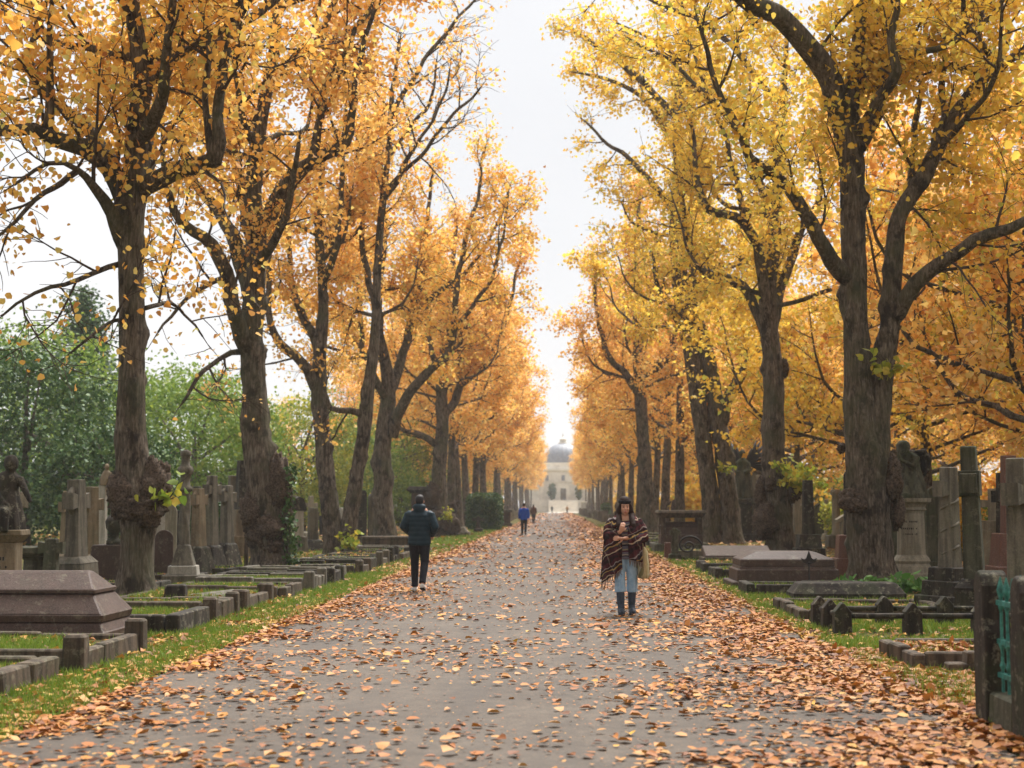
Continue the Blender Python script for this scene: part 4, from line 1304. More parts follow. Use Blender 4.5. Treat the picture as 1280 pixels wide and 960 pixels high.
MB().frustum(2.48, 2.66, (.74, .66), (.6, .52), ch=.02).build('cap', 'darkstone', r_)
coped_tomb('flat grey grave slab with sloping edges beside the bulging-footed lime', ((X(555, 78) + X(590, 78)) / 2 - .3, 78, 0), 0, 0, [(-.05, .22, .95, .6, .95, .6), (.22, .48, .85, .5, .66, .36)], 'greystone', name='slab_tomb')
cross('low broken cross in front of the clipped box hedge', (X(598, 86), 86, 0), 1.0, .2, .3, 'ped', 'darkstone', bh=.3, bw=.3)
r_ = thing('chest_tomb', 'small brown altar tomb with flat cap past the clipped box hedge', 'tomb', (X(633, 112), 112, 0))
MB().frustum(-.05, .3, (.45, .4), (.45, .4), ch=.02).build('plinth', 'brownstone', r_)
MB().frustum(.3, 1.15, (.32, .3), (.30, .28), ch=.02).build('block', 'granite', r_)
MB().frustum(1.15, 1.35, (.46, .42), (.44, .4), ch=.02).build('cap', 'brownstone', r_)


def hedge(label, x0, x1, y0, y1, h, seed, mat='leaf_dark', n=9000, leaf=.09, name='clipped_hedge'):
    rng = np.random.default_rng(seed)
    cx, cy = (x0 + x1) / 2, (y0 + y1) / 2
    a, b = (x1 - x0) / 2, (y1 - y0) / 2
    root = thing(name, label, 'hedge', (cx, cy, 0))
    u = rng.uniform(-1, 1, (n, 3))
    q = 5.0
    nrm = (np.abs(u) ** q).sum(1, keepdims=True) ** (1 / q)
    u = u / nrm * rng.uniform(.86, 1.02, (n, 1))
    p = u * np.array([a, b, h / 2]) + np.array([0, 0, h / 2])
    p += np.array([[.07 * noise.noise(Vector(w) * 1.5) for _ in range(3)] for w in p])
    p[:, 2] = np.maximum(p[:, 2], .03)
    o = mesh_obj('foliage', leaf_mesh('foliage', rng, p, leaf, LEAF4, droop=.1, curl=.3), mat, root)
    o['kind'] = 'stuff'
    o = MB().frustum(.05, h * .88, (a * .88, b * .88), (a * .84, b * .84), ch=.1).build('inner_twigs', 'leaf_dark', root)
    return root


hedge('clipped dark green box hedge beside the path past the bulging-footed lime', X(583, 96), X(627, 96), 94.5, 98.5, 2.45, 21, n=12000, leaf=.13)
hedge('dark clipped hedge behind the Celtic cross row', X(212, 47), X(303, 47), 47, 48.6, 1.75, 22, n=9000, leaf=.1)
hedge('small clipped hedge at the far verge of the golden wood side', X(752, 170), X(763, 170), 169, 172, 1.9, 23, n=2500, leaf=.16)

# ------------------------------------------------------------------ graves on the verge beside the golden wood
VR = 3.5
# railing enclosure with chamfered posts
r_ = thing('railing_enclosure', 'grave enclosure of stone posts with green iron railings on a low plinth', 'railing', (3.22, 10.0, 0))
def gate_post(x, y_, h=1.13):
    mb = MB()
    o_ = [(-.15, -.06), (-.15, h * .60), (-.115, h * .68), (-.115, h * .90), (-.07, h * .97), (0, h), (.07, h * .97), (.115, h * .90), (.115, h * .68), (.15, h * .60), (.15, -.06)]
    mb.prism(o_, .2, (0, 0, 0))
    mb.v = [(b_, a_, c_) for a_, b_, c_ in mb.v]
    o = mb.build('stone_post', 'darkstone', r_, bevel=.018)
    o.location = (x, y_, 0)


def iron_panel(x0, y0, x1, y1):
    d = Vector((x1 - x0, y1 - y0, 0))
    L = d.length
    d.normalize()
    ang = math.atan2(d.y, d.x)
    m_ = ((x0 + x1) / 2, (y0 + y1) / 2)
    MB().frustum(-.05, .26, (L / 2, .1), (L / 2, .085), m_, None, ang, .02).build('plinth_wall', 'greenstone', r_)
    for z in (.38, .62, .9):
        MB().box((m_[0], m_[1], z), (L, .035, .035), ang).build('rail', 'verdigris', r_)
    n = max(3, int(L / .115))
    for i in range(n):
        t = (i + .5) / n
        px_, py_ = x0 + (x1 - x0) * t, y0 + (y1 - y0) * t
        mb = MB()
        mb.lathe([(.012, .24), (.012, .42), (.022, .45), (.012, .48), (.012, .56), (.026, .60), (.012, .66), (.012, .84), (.022, .87), (.012, .92), (.03, .99), (.004, 1.09)], 6, (px_, py_))
        mb.build('baluster', 'verdigris', r_)


for yy in (.78, -.08, -.94, -1.8):
    gate_post(0, yy)
gate_post(2.0, .78)
for yy in (.78, -.08, -.94):
    iron_panel(0, yy - .16, 0, yy - .70)
iron_panel(.16, .78, 1.86, .78)

plot('clean-cut kerbed grave of jointed brown blocks just past the green railings', 3.42, 5.7, 14.1, 15.5, .19, .15, 'brownstone', .14, front=.5)
r_ = thing('stone_block', 'stacked small brown stone blocks at the corner of the jointed kerb', 'block', (X(1206, 13.9), 13.92, 0))
MB().frustum(-.05, .11, (.22, .11), (.21, .1), ch=.012).build('block', 'brownstone', r_)
MB().frustum(.11, .22, (.12, .1), (.11, .09), (.08, 0), ch=.012).build('block', 'brownstone', r_)
# posts and rails
r_ = thing('bollard_enclosure', 'grave enclosure of pointed stone bollards joined by round rails', 'railing', (3.55, 18.1, 0))
pp = [(0, 0), (.87, 0), (1.72, 0), (2.55, 0), (-.03, .62), (-.05, 1.25), (.82, 1.32), (1.62, 1.32), (2.5, 1.32)]
for x, y_ in pp:
    MB().frustum(-.05, .29, (.11, .10), (.105, .095), (x, y_), ch=.0).frustum(.29, .40, (.105, .095), (.012, .09), (x, y_)).build('bollard', 'darkstone', r_, bevel=.012)
for (i, j) in ((0, 1), (1, 2), (2, 3), (0, 4), (4, 5), (5, 6), (6, 7), (7, 8)):
    a_, b_ = pp[i], pp[j]
    MB().tube([(a_[0], a_[1], .24), ((a_[0] + b_[0]) / 2, (a_[1] + b_[1]) / 2, .235), (b_[0], b_[1], .24)], .036, 10).build('rail', 'darkstone', r_, True)
BEDS.append((3.7, 6.0, 18.2, 19.3, .02))
plot('low kerb of worn brown stones between the bollard enclosure and the dark ledger', 3.35, 5.6, 20.2, 22.6, .17, .16, 'brownstone', .1, front=.6)
coped_tomb('long black coffin-shaped ledger stone lying by the twin-stemmed lime', (4.95, 24.9, 0), 0, 0, [(-.05, .14, .95, .42, .95, .42), (.14, .30, .93, .40, .82, .26)], 'darkstone', name='ledger_stone')
plot('dark kerbed grave between the black ledger and the granite slab tomb', 3.4, 5.7, 25.9, 27.2, .2, .17, 'darkstone', .12)
coped_tomb('broad brown granite slab tomb with hipped lid and stepped plinth', (4.55, 29.2, 0), 0, 0, [(-.05, .12, 1.12, .8, 1.12, .8), (.12, .36, 1.0, .72, 1.0, .72), (.36, .42, .95, .68, .93, .66), (.42, .56, .93, .66, .93, .66), (.56, .70, .91, .64, .58, .32)], 'granite',
           names=['step', 'plinth', 'moulding', 'body', 'lid'], name='slab_tomb')
r_ = thing('iron_finial', 'black iron fleur finial on a rod before the granite slab tomb', 'finial', (X(1010, 27.5), 27.5, 0))
MB().lathe([(.014, -.05), (.014, .5), (.035, .53), (.014, .56)], 8).build('rod', 'iron', r_)
MB().prism([(-.02, 0), (-.12, .04), (-.15, .12), (-.09, .09), (-.05, .12), (0, .26), (.05, .12), (.09, .09), (.15, .12), (.12, .04), (.02, 0)], .025, (0, 0, .5)).build('fleur', 'iron', r_)
plot('grassy kerbed grave between the granite slab tomb and the sloping ledger', 3.5, 5.8, 32, 33.6, .22, .18, 'darkstone', .18)
plot('mossy kerbed grave next to the sloping ledger', 3.55, 5.7, 35.2, 37.2, .22, .18, 'darkstone', .2)
r_ = thing('ledger_stone', 'sloping brown ledger slab propped on a kerb by the shoot-covered lime', 'tomb', (5.0, 40.2, 0))
MB().frustum(-.05, .2, (1.02, .62), (1.0, .6), ch=.02).build('plinth', 'brownstone', r_)
o = MB().frustum(0, .14, (.95, .56), (.92, .53), ch=.015).build('slab', 'granite', r_)
o.location = (0, 0, .24)
o.rotation_euler = (R(14), 0, 0)
# iron scroll and small cross post
cross('small weathered cross post beside the iron scroll grave', (X(843, 43), 43, 0), .95, .17, .1, 'ped', 'greenstone', bh=.2, bw=.2, armz=.82)
r_ = thing('iron_scroll', 'black iron scrollwork grave rail with spiral ends', 'railing', (X(862, 43), 43, 0))
pts = [(.42 * math.exp(-.16 * a) * math.cos(a) - .05, 0, .42 + .36 * math.exp(-.16 * a) * math.sin(a)) for a in [i * .3 for i in range(44)]]
MB().tube(pts, .03, 6).build('spiral', 'iron', r_, True)
MB().tube([(.36, 0, .42), (.55, 0, .26), (.8, 0, .16), (1.0, 0, .1)], .03, 6).build('tail', 'iron', r_, True)
MB().box((.2, 0, .03), (1.6, .1, .1)).build('base_bar', 'darkstone', r_)
plot('kerb of crumbling stones around the iron scroll grave', 3.4, 5.4, 44, 46, .26, .2, 'greystone', .18, front=.45)
r_ = thing('stone_post', 'short reddish stone post by the iron scroll grave', 'post', (X(834, 44), 44, 0))
MB().frustum(-.05, .5, (.11, .11), (.09, .09), ch=.015).build('post', 'redgranite', r_)
# capped chest tomb
r_ = thing('chest_tomb', 'large brown stone chest tomb under a wide flat cap, beside the leaning stems', 'tomb', ((X(825, 50) + X(872, 50)) / 2 + .1, 50.6, 0))
MB().frustum(-.05, .3, (1.0, .85), (.95, .8), ch=.03).build('step', 'greenstone', r_)
MB().frustum(.3, .62, (.74, .6), (.72, .58), ch=.02).build('plinth', 'granite', r_)
MB().frustum(.62, .92, (.7, .56), (.66, .52), ch=.02).build('block', 'granite', r_)
MB().frustum(.92, 1.06, (.72, .58), (.5, .36), ch=.02).build('inner_lid', 'granite', r_)
for sx in (-.64, .64):
    for sy in (-.5, .5):
        MB().frustum(.62, 1.2, (.08, .08), (.075, .075), (sx, sy), ch=.01).build('corner_pier', 'brownstone', r_)
MB().frustum(1.2, 1.38, (.72, .58), (.86, .72)).frustum(1.38, 1.47, (.86, .72), (.8, .66), ch=.02).build('cap', 'brownstone', r_)
RG = 'kerbed graves along the verge beside the golden wood'
for i, (y0, y1, mt) in enumerate([(53.5, 55, 'greystone'), (57, 58.6, 'darkstone'), (61, 63, 'greystone'), (66, 67.6, 'brownstone'), (72, 74, 'greystone')]):
    plot('%s kerbed grave in the verge row past the capped chest tomb' % {'darkstone': 'blackened stone', 'greystone': 'grey stone', 'brownstone': 'brown stone'}[mt], 3.5, 5.6, y0, y1, .25, .2, mt, .16, group=RG)
# red pedestal
obelisk('dark slim shaft on a tapering red granite pedestal beside the twin-stemmed lime', (X(1058, 33), 33, 0), 2.4, .13, 'darkstone', 'redgranite', bh=.95, bw=.62, tip=True)
# rope cross on three steps
r_ = cross('rugged stone cross carved like a roped tree trunk on three dark steps', (X(1187, 21.9), 22.0, 0), 2.2, .24, .2, 'steps', 'greystone', 'darkstone', R(38), bw=.40, steps=[(.40, .26), (.31, .22), (.24, .20)], armz=.78)
pts = [(.135 * math.cos(a * 1.0), .125 * math.sin(a * 1.0), .72 + a * .055) for a in [i * .35 for i in range(58)]]
MB().tube(pts, .022, 6).build('carved_rope', 'greystone', r_, True)
# big dark cross
cross('massive blackened block cross on a sloping plinth behind the bollards', (X(1217, 20.6), 20.6, 0), 2.46, .27, .17, 'ped', 'greenstone', 'darkstone', R(68), bh=.58, bw=.34, block=True, armz=.72)
cross('pale grey plain cross standing beyond the green railings', (X(1276, 19.4), 19.4, 0), 2.25, .30, .30, 'ped', 'greystone', 'greystone', R(55), bh=.5, bw=.42, armz=.72)
obelisk('polished dark red granite shaft on a stepped base beyond the block cross', (X(1262, 27), 27, 0), 2.55, .3, 'redgranite', 'redgranite', bh=1.1, bw=.8, tip=False, cat='column', name='granite_column')
cross('slim dark cross squeezed beside the dark red granite shaft', (X(1254, 30), 30, 0), 2.3, .24, .22, 'ped', 'darkstone', bh=.4, bw=.4, rz=R(40))
headstone('plain tan square slab between the block cross and red granite shaft', (X(1238, 32), 32, 0), 1.15, .82, 'flat', 'tanstone', R(8))
headstone('mossy rounded headstone behind the praying angel pedestal', (X(1168, 38), 38, 0), 2.0, .55, 'shoulder', 'greenstone', R(15))
cross('mossy ringed cross behind the roped-trunk cross', (X(1178, 42), 42, 0), 2.35, .34, .3, 'ped', 'greenstone', bh=.5, bw=.45, ring=True, rz=R(20))
# columns and blocks between the burl limes
obelisk('dark square pier on a blackened block between the two burled limes', (X(1010, 44), 44, 0), 2.4, .36, 'darkstone', 'darkstone', bh=.75, bw=.9, tip=False, cat='pillar', name='stone_pillar')
obelisk('pale slim pillar close behind the shoot-covered lime', (X(996, 52), 52, 0), 2.5, .26, 'palestone', 'greystone', bh=.6, bw=.6, tip=False, cat='pillar', name='stone_pillar')
r_ = thing('column_monument', 'broken pale round column among far graves before the golden wood', 'monument', (X(1045, 55), 55, 0))
MB().frustum(-.05, .5, (.4, .4), (.36, .36), ch=.02).build('base', 'greystone', r_)
MB().lathe([(.22, .5), (.2, .56), (.17, .62), (.15, 2.0), (.2, 2.05), (.21, 2.2), (.14, 2.24)], 14).build('shaft', 'palestone', r_, True)
r_ = thing('headstone', 'pale gabled lantern stone beside the red granite pedestal', 'headstone', (X(1056, 46), 46, 0))
MB().frustum(-.05, .6, (.3, .3), (.2, .2), ch=.02).build('base', 'greystone', r_)
MB().frustum(.6, 1.1, (.15, .15), (.15, .15), ch=.01).build('block', 'palestone', r_)
MB().prism([(-.3, 0), (-.3, .08), (0, .26), (.3, .08), (.3, 0)], .5, (0, 0, 1.1)).build('gabled_roof', 'palestone', r_, bevel=.01)
# mausoleum
r_ = thing('mausoleum', 'grey stone mausoleum with pediment and corner pinnacle behind the winged angel', 'mausoleum', (X(972, 84), 84, 0))
MB().frustum(-.05, .4, (2.1, 2.2), (2.0, 2.1), ch=.03).build('plinth', 'greystone', r_)
MB().box((0, 0, 1.9), (3.3, 3.6, 3.0)).build('wall', 'palestone', r_)
MB().prism([(-1.95, 0), (-1.95, .18), (0, 1.25), (1.95, .18), (1.95, 0)], 4.0, (0, 0, 3.4)).build('pediment_roof', 'greystone', r_)
MB().box((0, -1.82, 1.3), (.9, .08, 1.9)).build('door', 'iron', r_)
for sx in (-1.45, -.75, .75, 1.45):
    MB().lathe([(.18, .4), (.18, .5), (.13, .56), (.12, 3.1), (.18, 3.2), (.18, 3.4)], 12, (sx, -1.95)).build('column', 'palestone', r_, True)
for sx in (-1.75, 1.75):
    MB().frustum(3.58, 4.2, (.2, .2), (.16, .16), (sx, -1.7)).frustum(4.2, 5.1, (.2, .2), (.02, .02), (sx, -1.7)).build('pinnacle', 'greystone', r_)

# ------------------------------------------------------------------ background graves
kinds = [('grey arched headstone', 'arch', 'greystone'), ('pale gothic-topped headstone', 'gothic', 'palestone'), ('mossy shouldered headstone', 'shoulder', 'greenstone'), ('white square headstone', 'flat', 'marble'), ('dark plain headstone', 'flat', 'darkstone')]
for side, where, xr, yr, n in ((-1, 'among the graves under the green trees', (-19, -9.2), (39, 84), 40), (1, 'among the graves under the golden wood', (9.5, 22), (36, 86), 34)):
    for i in range(n):
        x, y_ = RS.uniform(*xr), RS.uniform(*yr)
        if abs(x) < 9 + y_ * .02:
            x *= 1.2
        if i % 3 < 2:
            k_, sh, mt = kinds[RS.randrange(5)]
            headstone('%s %s' % (k_, where), (x, y_, 0), RS.uniform(.9, 1.7), RS.uniform(.5, .8), sh, mt, RS.uniform(-.5, .5), group='headstones ' + where, tilt=RS.uniform(-.05, .05))
        else:
            mt = RS.choice(['greystone', 'greenstone', 'palestone'])
            cross('%s stone cross %s' % ({'greystone': 'small grey', 'greenstone': 'small mossy', 'palestone': 'small pale'}[mt], where), (x, y_, 0), RS.uniform(1.4, 2.2), RS.uniform(.2, .28), RS.uniform(.2, .3), RS.choice(['ped', 'rock']), mt, rz=RS.uniform(-.7, .7), bh=.4, bw=.36, group='crosses ' + where)
for i in range(16):
    y_ = 105 + i * 13
    for side in (-1, 1):
        headstone('small pale headstone on the far verge before the chapel' if side < 0 else 'small grey headstone on the far verge before the chapel', (side * RS.uniform(4.7, 5.4) - .4, y_ + RS.uniform(-3, 3), 0), RS.uniform(.7, 1.2), RS.uniform(.5, .8), RS.choice(['arch', 'flat']), 'palestone' if side < 0 else 'greystone', RS.uniform(-.3, .3), group='far verge headstones', T=.2)

# ------------------------------------------------------------------ chapel at the end of the avenue
M['chapelstone'] = plain('pale_chapel_stone', (0.66, 0.62, 0.54), .85, .15, .8)
YC = 400.0
xc = X(704, YC)
r_ = thing('domed_chapel', 'pale stone chapel with a grey ribbed dome at the end of the avenue', 'chapel', (xc, YC, 0))
ZB = 3.3
MB().frustum(-.5, ZB, (11, 11), (10.5, 10.5)).build('terrace', 'chapelstone', r_)
W_ = 7.4
MB().box((0, 0, (ZB + 11) / 2), (2 * W_, 2 * W_, 11 - ZB)).build('wall', 'chapelstone', r_)
for sx in (-1, 1):
    MB().box((sx * (W_ + 3.4), 1.5, (ZB + 7.2) / 2), (6.8, 10, 7.2 - ZB)).build('wing', 'chapelstone', r_)
MB().frustum(11, 11.5, (W_ + .1, W_ + .1), (W_ + .6, W_ + .6)).frustum(11.5, 11.8, (W_ + .6, W_ + .6), (W_ + .6, W_ + .6)).build('cornice', 'chapelstone', r_)
MB().lathe([(6.1, 11.8), (6.1, 12.3), (5.7, 12.4), (5.7, 13.3), (6.0, 13.4), (6.0, 13.7)], 32).build('drum', 'chapelstone', r_)
plead = plain('lead_roof', (0.19, 0.205, 0.235), .5, .2, 1.5)
d_ = MB().lathe([(5.6 * math.cos(a), 13.7 + 5.6 * math.sin(a)) for a in [R(90) * i / 14 for i in range(14)]] + [(.4, 19.35)], 40, (0, 0), lambda t, z: 1 + .015 * (1 if math.cos(20 * t) > .6 else 0)).build('dome', plead, r_)
MB().lathe([(1.3, 18.9), (1.3, 19.4), (.9, 19.5), (.9, 20.3), (1.1, 20.4), (.2, 21.1), (.1, 22)], 16).build('lantern', 'chapelstone', d_)
MB().box((0, -W_ - .25, ZB + 2.3), (4.2, .5, 4.6)).build('portal', 'chapelstone', r_)
MB().frustum(ZB + 4.6, ZB + 5.0, (2.1, .4), (2.5, .6), (0, -W_ - .25)).build('portal_cornice', 'chapelstone', r_)
MB().box((0, -W_ - .55, ZB + 1.6), (1.5, .12, 3.2)).build('door', 'greystone', r_)
for x in (-4.5, 0, 4.5):
    o = MB().box((x, -W_ - .06, ZB + 6.1), (.9, .12, 1.5)).build('window', plead, r_)
    MB().box((x, -W_ - .1, ZB + 5.25), (1.3, .2, .16)).build('sill', 'chapelstone', o)
for x in (-7.0, -5.9, 5.9, 7.0):
    MB().box((x, -W_ - .14, (ZB + 11) / 2), (.7, .28, 11 - ZB)).build('pilaster', 'chapelstone', r_)
steps = thing('chapel_steps', 'broad pale stone steps rising to the chapel door', 'steps', (xc, YC - 11, 0))
for i in range(14):
    MB().box((0, -7 + i * .5, (i + 1) * ZB / 28 - .1), (8.0, .52, (i + 1) * ZB / 14 + .2)).build('step', 'chapelstone', steps)
MB().box((0, -24, .02), (8, 34, .03)).build('landing', 'chapelstone', steps)
for px, w_ in ((690, 1.0), (723.5, .75)):
    cloud_tree('clipped_conifer', 'clipped round-topped conifer flanking the chapel door, the %s one' % ('broader' if w_ > .9 else 'narrower'), 'shrub', (X(px, YC - 12), YC - 9.5, ZB), 600 + int(px), w_, w_, 4.6, .1, 'leaf_dark', 90, 30, .3, trunk=True)
r_ = thing('boundary_wall', 'low pale rendered wall beside the chapel forecourt', 'wall', (X(741, 370), 370, 0))
MB().box((0, 0, 1.3), (6, .5, 2.7)).build('wall', 'marble', r_)
MB().box((0, 0, 2.72), (6.3, .8, .2)).build('coping', 'chapelstone', r_)

# ================================================================== stone figures
def robe(mb, prof, n=28, folds=9, amp=.07, seed=0, c=(0, 0)):
    """lathe-like robe: prof (z, rx, ry, cx, cy)"""
    vs, fs = [], []
    for z, rx, ry, cx_, cy_ in prof:
        for i in range(n):
            t = 2 * math.pi * i / n
            q = 1 + amp * math.sin(folds * t + seed + z * 1.5) + amp * .6 * math.sin((folds * 1.7) * t + seed * 3)
            vs.append((c[0] + cx_ + rx * q * math.cos(t), c[1] + cy_ + ry * q * math.sin(t), z))
    for k in range(len(prof) - 1):
        for i in range(n):
            j = (i + 1) % n
            fs.append((k * n + i, k * n + j, (k + 1) * n + j, (k + 1) * n + i))
    fs.append(tuple(range(n - 1, -1, -1)))
    fs.append(tuple(range((len(prof) - 1) * n, len(prof) * n)))
    mb.add(vs, fs)


def wing(mb, root, side, up, span, y0=.12):
    """feathered wing built from overlapping tapered quills"""
    for i in range(9):
        t = i / 8
        a = Vector(root) + Vector((side * .10 * t, .03, .12 - .1 * t))
        L = span * (1 - .35 * abs(t - .35))
        d = Vector((side * (.35 + .45 * t), .35, up * (1 - 1.5 * t))).normalized()
        mb.tube([a, a + d * L * .5 + Vector((side * .04, .03, .02)), a + d * L], [.10, .12, .03], 8, flat=.5)


# praying angel on round pedestal
Ya = 31.5
r_ = thing('angel_statue', 'bowed praying angel statue on a round inscribed pedestal by the twin-stemmed lime', 'statue', (X(1138, Ya), Ya, 0), R(-48))
MB().lathe([(.44, -.05), (.44, .14), (.42, .18), (.40, .3), (.37, .36), (.40, .42), (.37, .48), (.315, .55), (.30, .7), (.285, 1.45), (.30, 1.5), (.34, 1.53), (.31, 1.58), (.34, 1.64), (.44, 1.70), (.45, 1.78)], 28).build('pedestal', 'palestone', r_)
lt = letters(r_, -.2, .16, [1.0, 1.12, 1.27], -.37, .05, 8, curve=lambda x: .37 - math.sqrt(max(0, .293 ** 2 - x * x)))
lt.rotation_euler = (0, 0, R(34))
mb = MB()
robe(mb, [(1.76, .40, .40, 0, 0), (1.86, .40, .38, 0, 0), (1.95, .33, .33, .02, .02), (2.1, .29, .28, .03, .04), (2.35, .22, .22, .02, .04), (2.55, .19, .17, .01, .03), (2.70, .21, .15, 0, -.01), (2.78, .12, .10, -.01, -.05)], 30, 7, .07, 2)
mb.ball((-.03, -.22, 2.86), (.115, .125, .14), 14, 10)
mb.ball((-.03, -.17, 2.91), (.15, .17, .14), 14, 10)
mb.tube([(0, -.03, 2.70), (-.02, -.14, 2.84)], .075, 8)
for s in (-1, 1):
    mb.tube([(.19 * s, .02, 2.68), (.20 * s, -.16, 2.46), (.03 * s - .02, -.36, 2.62), (-.02, -.35, 2.76)], [.075, .07, .05, .035], 8)
mb.ball((-.02, -.34, 2.78), (.05, .045, .09), 8, 6)
mb.remeshed('figure', 'greenstone', r_, .022, 3)
mb = MB()
for s in (-1, 1):
    mb.tube([(.10 * s, .10, 2.80), (.15 * s, .26, 2.80), (.19 * s, .34, 2.60), (.17 * s, .32, 2.38), (.12 * s, .24, 2.2)], [.06, .16, .19, .15, .04], 10, flat=.5)
mb.remeshed('wing', 'darkstone', r_, .022, 2)

# winged angel on tall pedestal
Yw = 66.0
r_ = thing('angel_statue', 'tall robed angel with raised dark wings on a high block behind the leaning stems', 'statue', (X(929, Yw), Yw, 0), R(-20))
MB().frustum(-.05, .35, (.8, .8), (.78, .78), ch=.03).build('plinth', 'darkstone', r_)
MB().frustum(.35, 1.75, (.56, .56), (.5, .5), ch=.03).build('pedestal', 'darkstone', r_)
MB().frustum(1.75, 1.95, (.62, .62), (.58, .58), ch=.03).build('cap', 'darkstone', r_)
mb = MB()
robe(mb, [(1.94, .52, .46, 0, 0), (2.2, .48, .42, 0, 0), (2.9, .38, .32, .02, 0), (3.4, .28, .22, 0, 0), (3.65, .30, .2, 0, 0), (3.8, .14, .12, 0, 0)], 30, 8, .08, 1)
mb.ball((0, -.05, 4.02), (.16, .18, .2), 12, 10)
mb.tube([(0, 0, 3.7), (0, -.02, 3.95)], .1, 8)
for s in (-1, 1):
    mb.tube([(.28 * s, 0, 3.6), (.36 * s, -.1, 3.25), (.12 * s, -.32, 3.15)], [.1, .09, .06], 8)
mb.remeshed('figure', 'greenstone', r_, .035, 3)
for s in (-1, 1):
    mb = MB()
    wing(mb, (.14 * s, .14, 3.5), s, .9, 1.35)
    mb.build('wing', 'iron', r_, True)

# seated angel cut by the picture edge, pale inscribed pedestal
Ys = 22.0
r_ = thing('angel_statue', 'dark leaning angel statue reaching down, on a pale inscribed pedestal', 'statue', (X(2, Ys), Ys, 0), R(10))
MB().frustum(-.05, .16, (.44, .44), (.42, .42), ch=.02).build('plinth', 'tanstone', r_)
MB().frustum(.16, 1.05, (.29, .29), (.28, .28), ch=.012).build('pedestal', 'tanstone', r_)
MB().frustum(1.05, 1.16, (.29, .29), (.38, .38)).frustum(1.16, 1.24, (.38, .38), (.37, .37), ch=.015).build('cornice', 'tanstone', r_)
letters(r_, -.2, .2, [.45, .56, .67, .8], -.292, .06, 15)
mb = MB()
robe(mb, [(1.22, .34, .32, 0, 0), (1.4, .33, .3, 0, 0), (1.6, .26, .24, .03, 0), (1.85, .18, .16, .05, 0), (2.05, .20, .14, .08, -.02), (2.14, .1, .09, .1, -.03)], 26, 6, .08, 4)
mb.ball((.14, -.08, 2.27), (.115, .125, .14), 12, 10)
mb.tube([(.1, -.03, 2.08), (.13, -.06, 2.2)], .065, 8)
mb.tube([(.26, -.02, 2.04), (.36, -.1, 1.86), (.46, -.14, 1.66)], [.07, .055, .035], 8)
mb.tube([(-.1, 0, 2.04), (-.06, -.2, 1.8), (.12, -.28, 1.62)], [.07, .06, .04], 8)
mb.tube([(.02, -.1, 1.55), (.1, -.36, 1.5), (.12, -.4, 1.2)], [.12, .1, .07], 8)
mb.remeshed('figure', 'darkstone', r_, .02, 3)

# small figure on the pale pillar
r_ = thing('stone_figure', 'small carved stone figure sitting on top of the pale square pillar', 'statue', (X(131, 40), 40, 2.2))
mb = MB()
robe(mb, [(-.01, .17, .17, 0, 0), (.2, .15, .14, 0, 0), (.36, .11, .09, .02, 0), (.44, .05, .05, .03, 0)], 18, 5, .06, 1)
mb.ball((.04, -.02, .52), (.07, .08, .09), 10, 8)
mb.tube([(.12, 0, .36), (.18, -.05, .22), (.08, -.12, .16)], [.045, .04, .03], 6)
mb.remeshed('figure', 'tanstone', r_, .02, 2)

# ================================================================== people
def path_z(x):
    t = (x - PL) / (PR - PL)
    return .010 + .03 * (1 - (2 * t - 1) ** 2)


def cloth(name, c, var=.2, scale=25, rough=.85, bumpy=.3):
    return plain(name, c, rough, var, scale, .15, bumpy)


M['skin'] = plain('skin', (.50, .27, .18), .55, .06, 20, .3, .03)
M['hair'] = plain('dark_hair', (.022, .010, .007), .7, .5, 60, .15, .5)
M['black_hair'] = plain('black_hair', (.012, .010, .010), .6, .3, 60, .3, .5)
M['navy'] = cloth('navy_puffer', (.010, .026, .038), .25, 10, .55)
M['trousers'] = cloth('dark_trousers', (.016, .016, .021), .2)
M['white_shoe'] = cloth('white_trainers', (.62, .60, .57), .12)
M['sole'] = cloth('dark_sole', (.03, .03, .03), .1)
M['bluejacket'] = cloth('bright_blue_jacket', (.012, .07, .40), .15)
M['brownjacket'] = cloth('brown_jacket', (.12, .065, .045), .2)
M['tanjacket'] = cloth('tan_jacket', (.42, .25, .10), .2)
M['greencoat'] = cloth('dark_green_coat', (.02, .045, .04), .2)
M['boot'] = cloth('blue_black_boots', (.045, .06, .085), .35, 30, .5)
M['headband'] = cloth('black_headband', (.014, .012, .014), .2)
M['tote'] = None
m, nt, out = new_mat('faded_denim')
v = pos(nt, src='obj')
c = ramp(nt, noi(nt, v, 9, 4), [(0.3, (.19, .33, .48)), (0.7, (.36, .52, .66))])
c = mixc(nt, ramp(nt, noi(nt, pos(nt, 60, 60, 8, 'obj'), 1, 2), [(.45, (0, 0, 0)), (.7, (.35,) * 3)]), c, (.55, .66, .74))
finish(nt, out, c, .9, bump(nt, noi(nt, v, 30, 3), .3, .01), .1)
M['denim'] = m


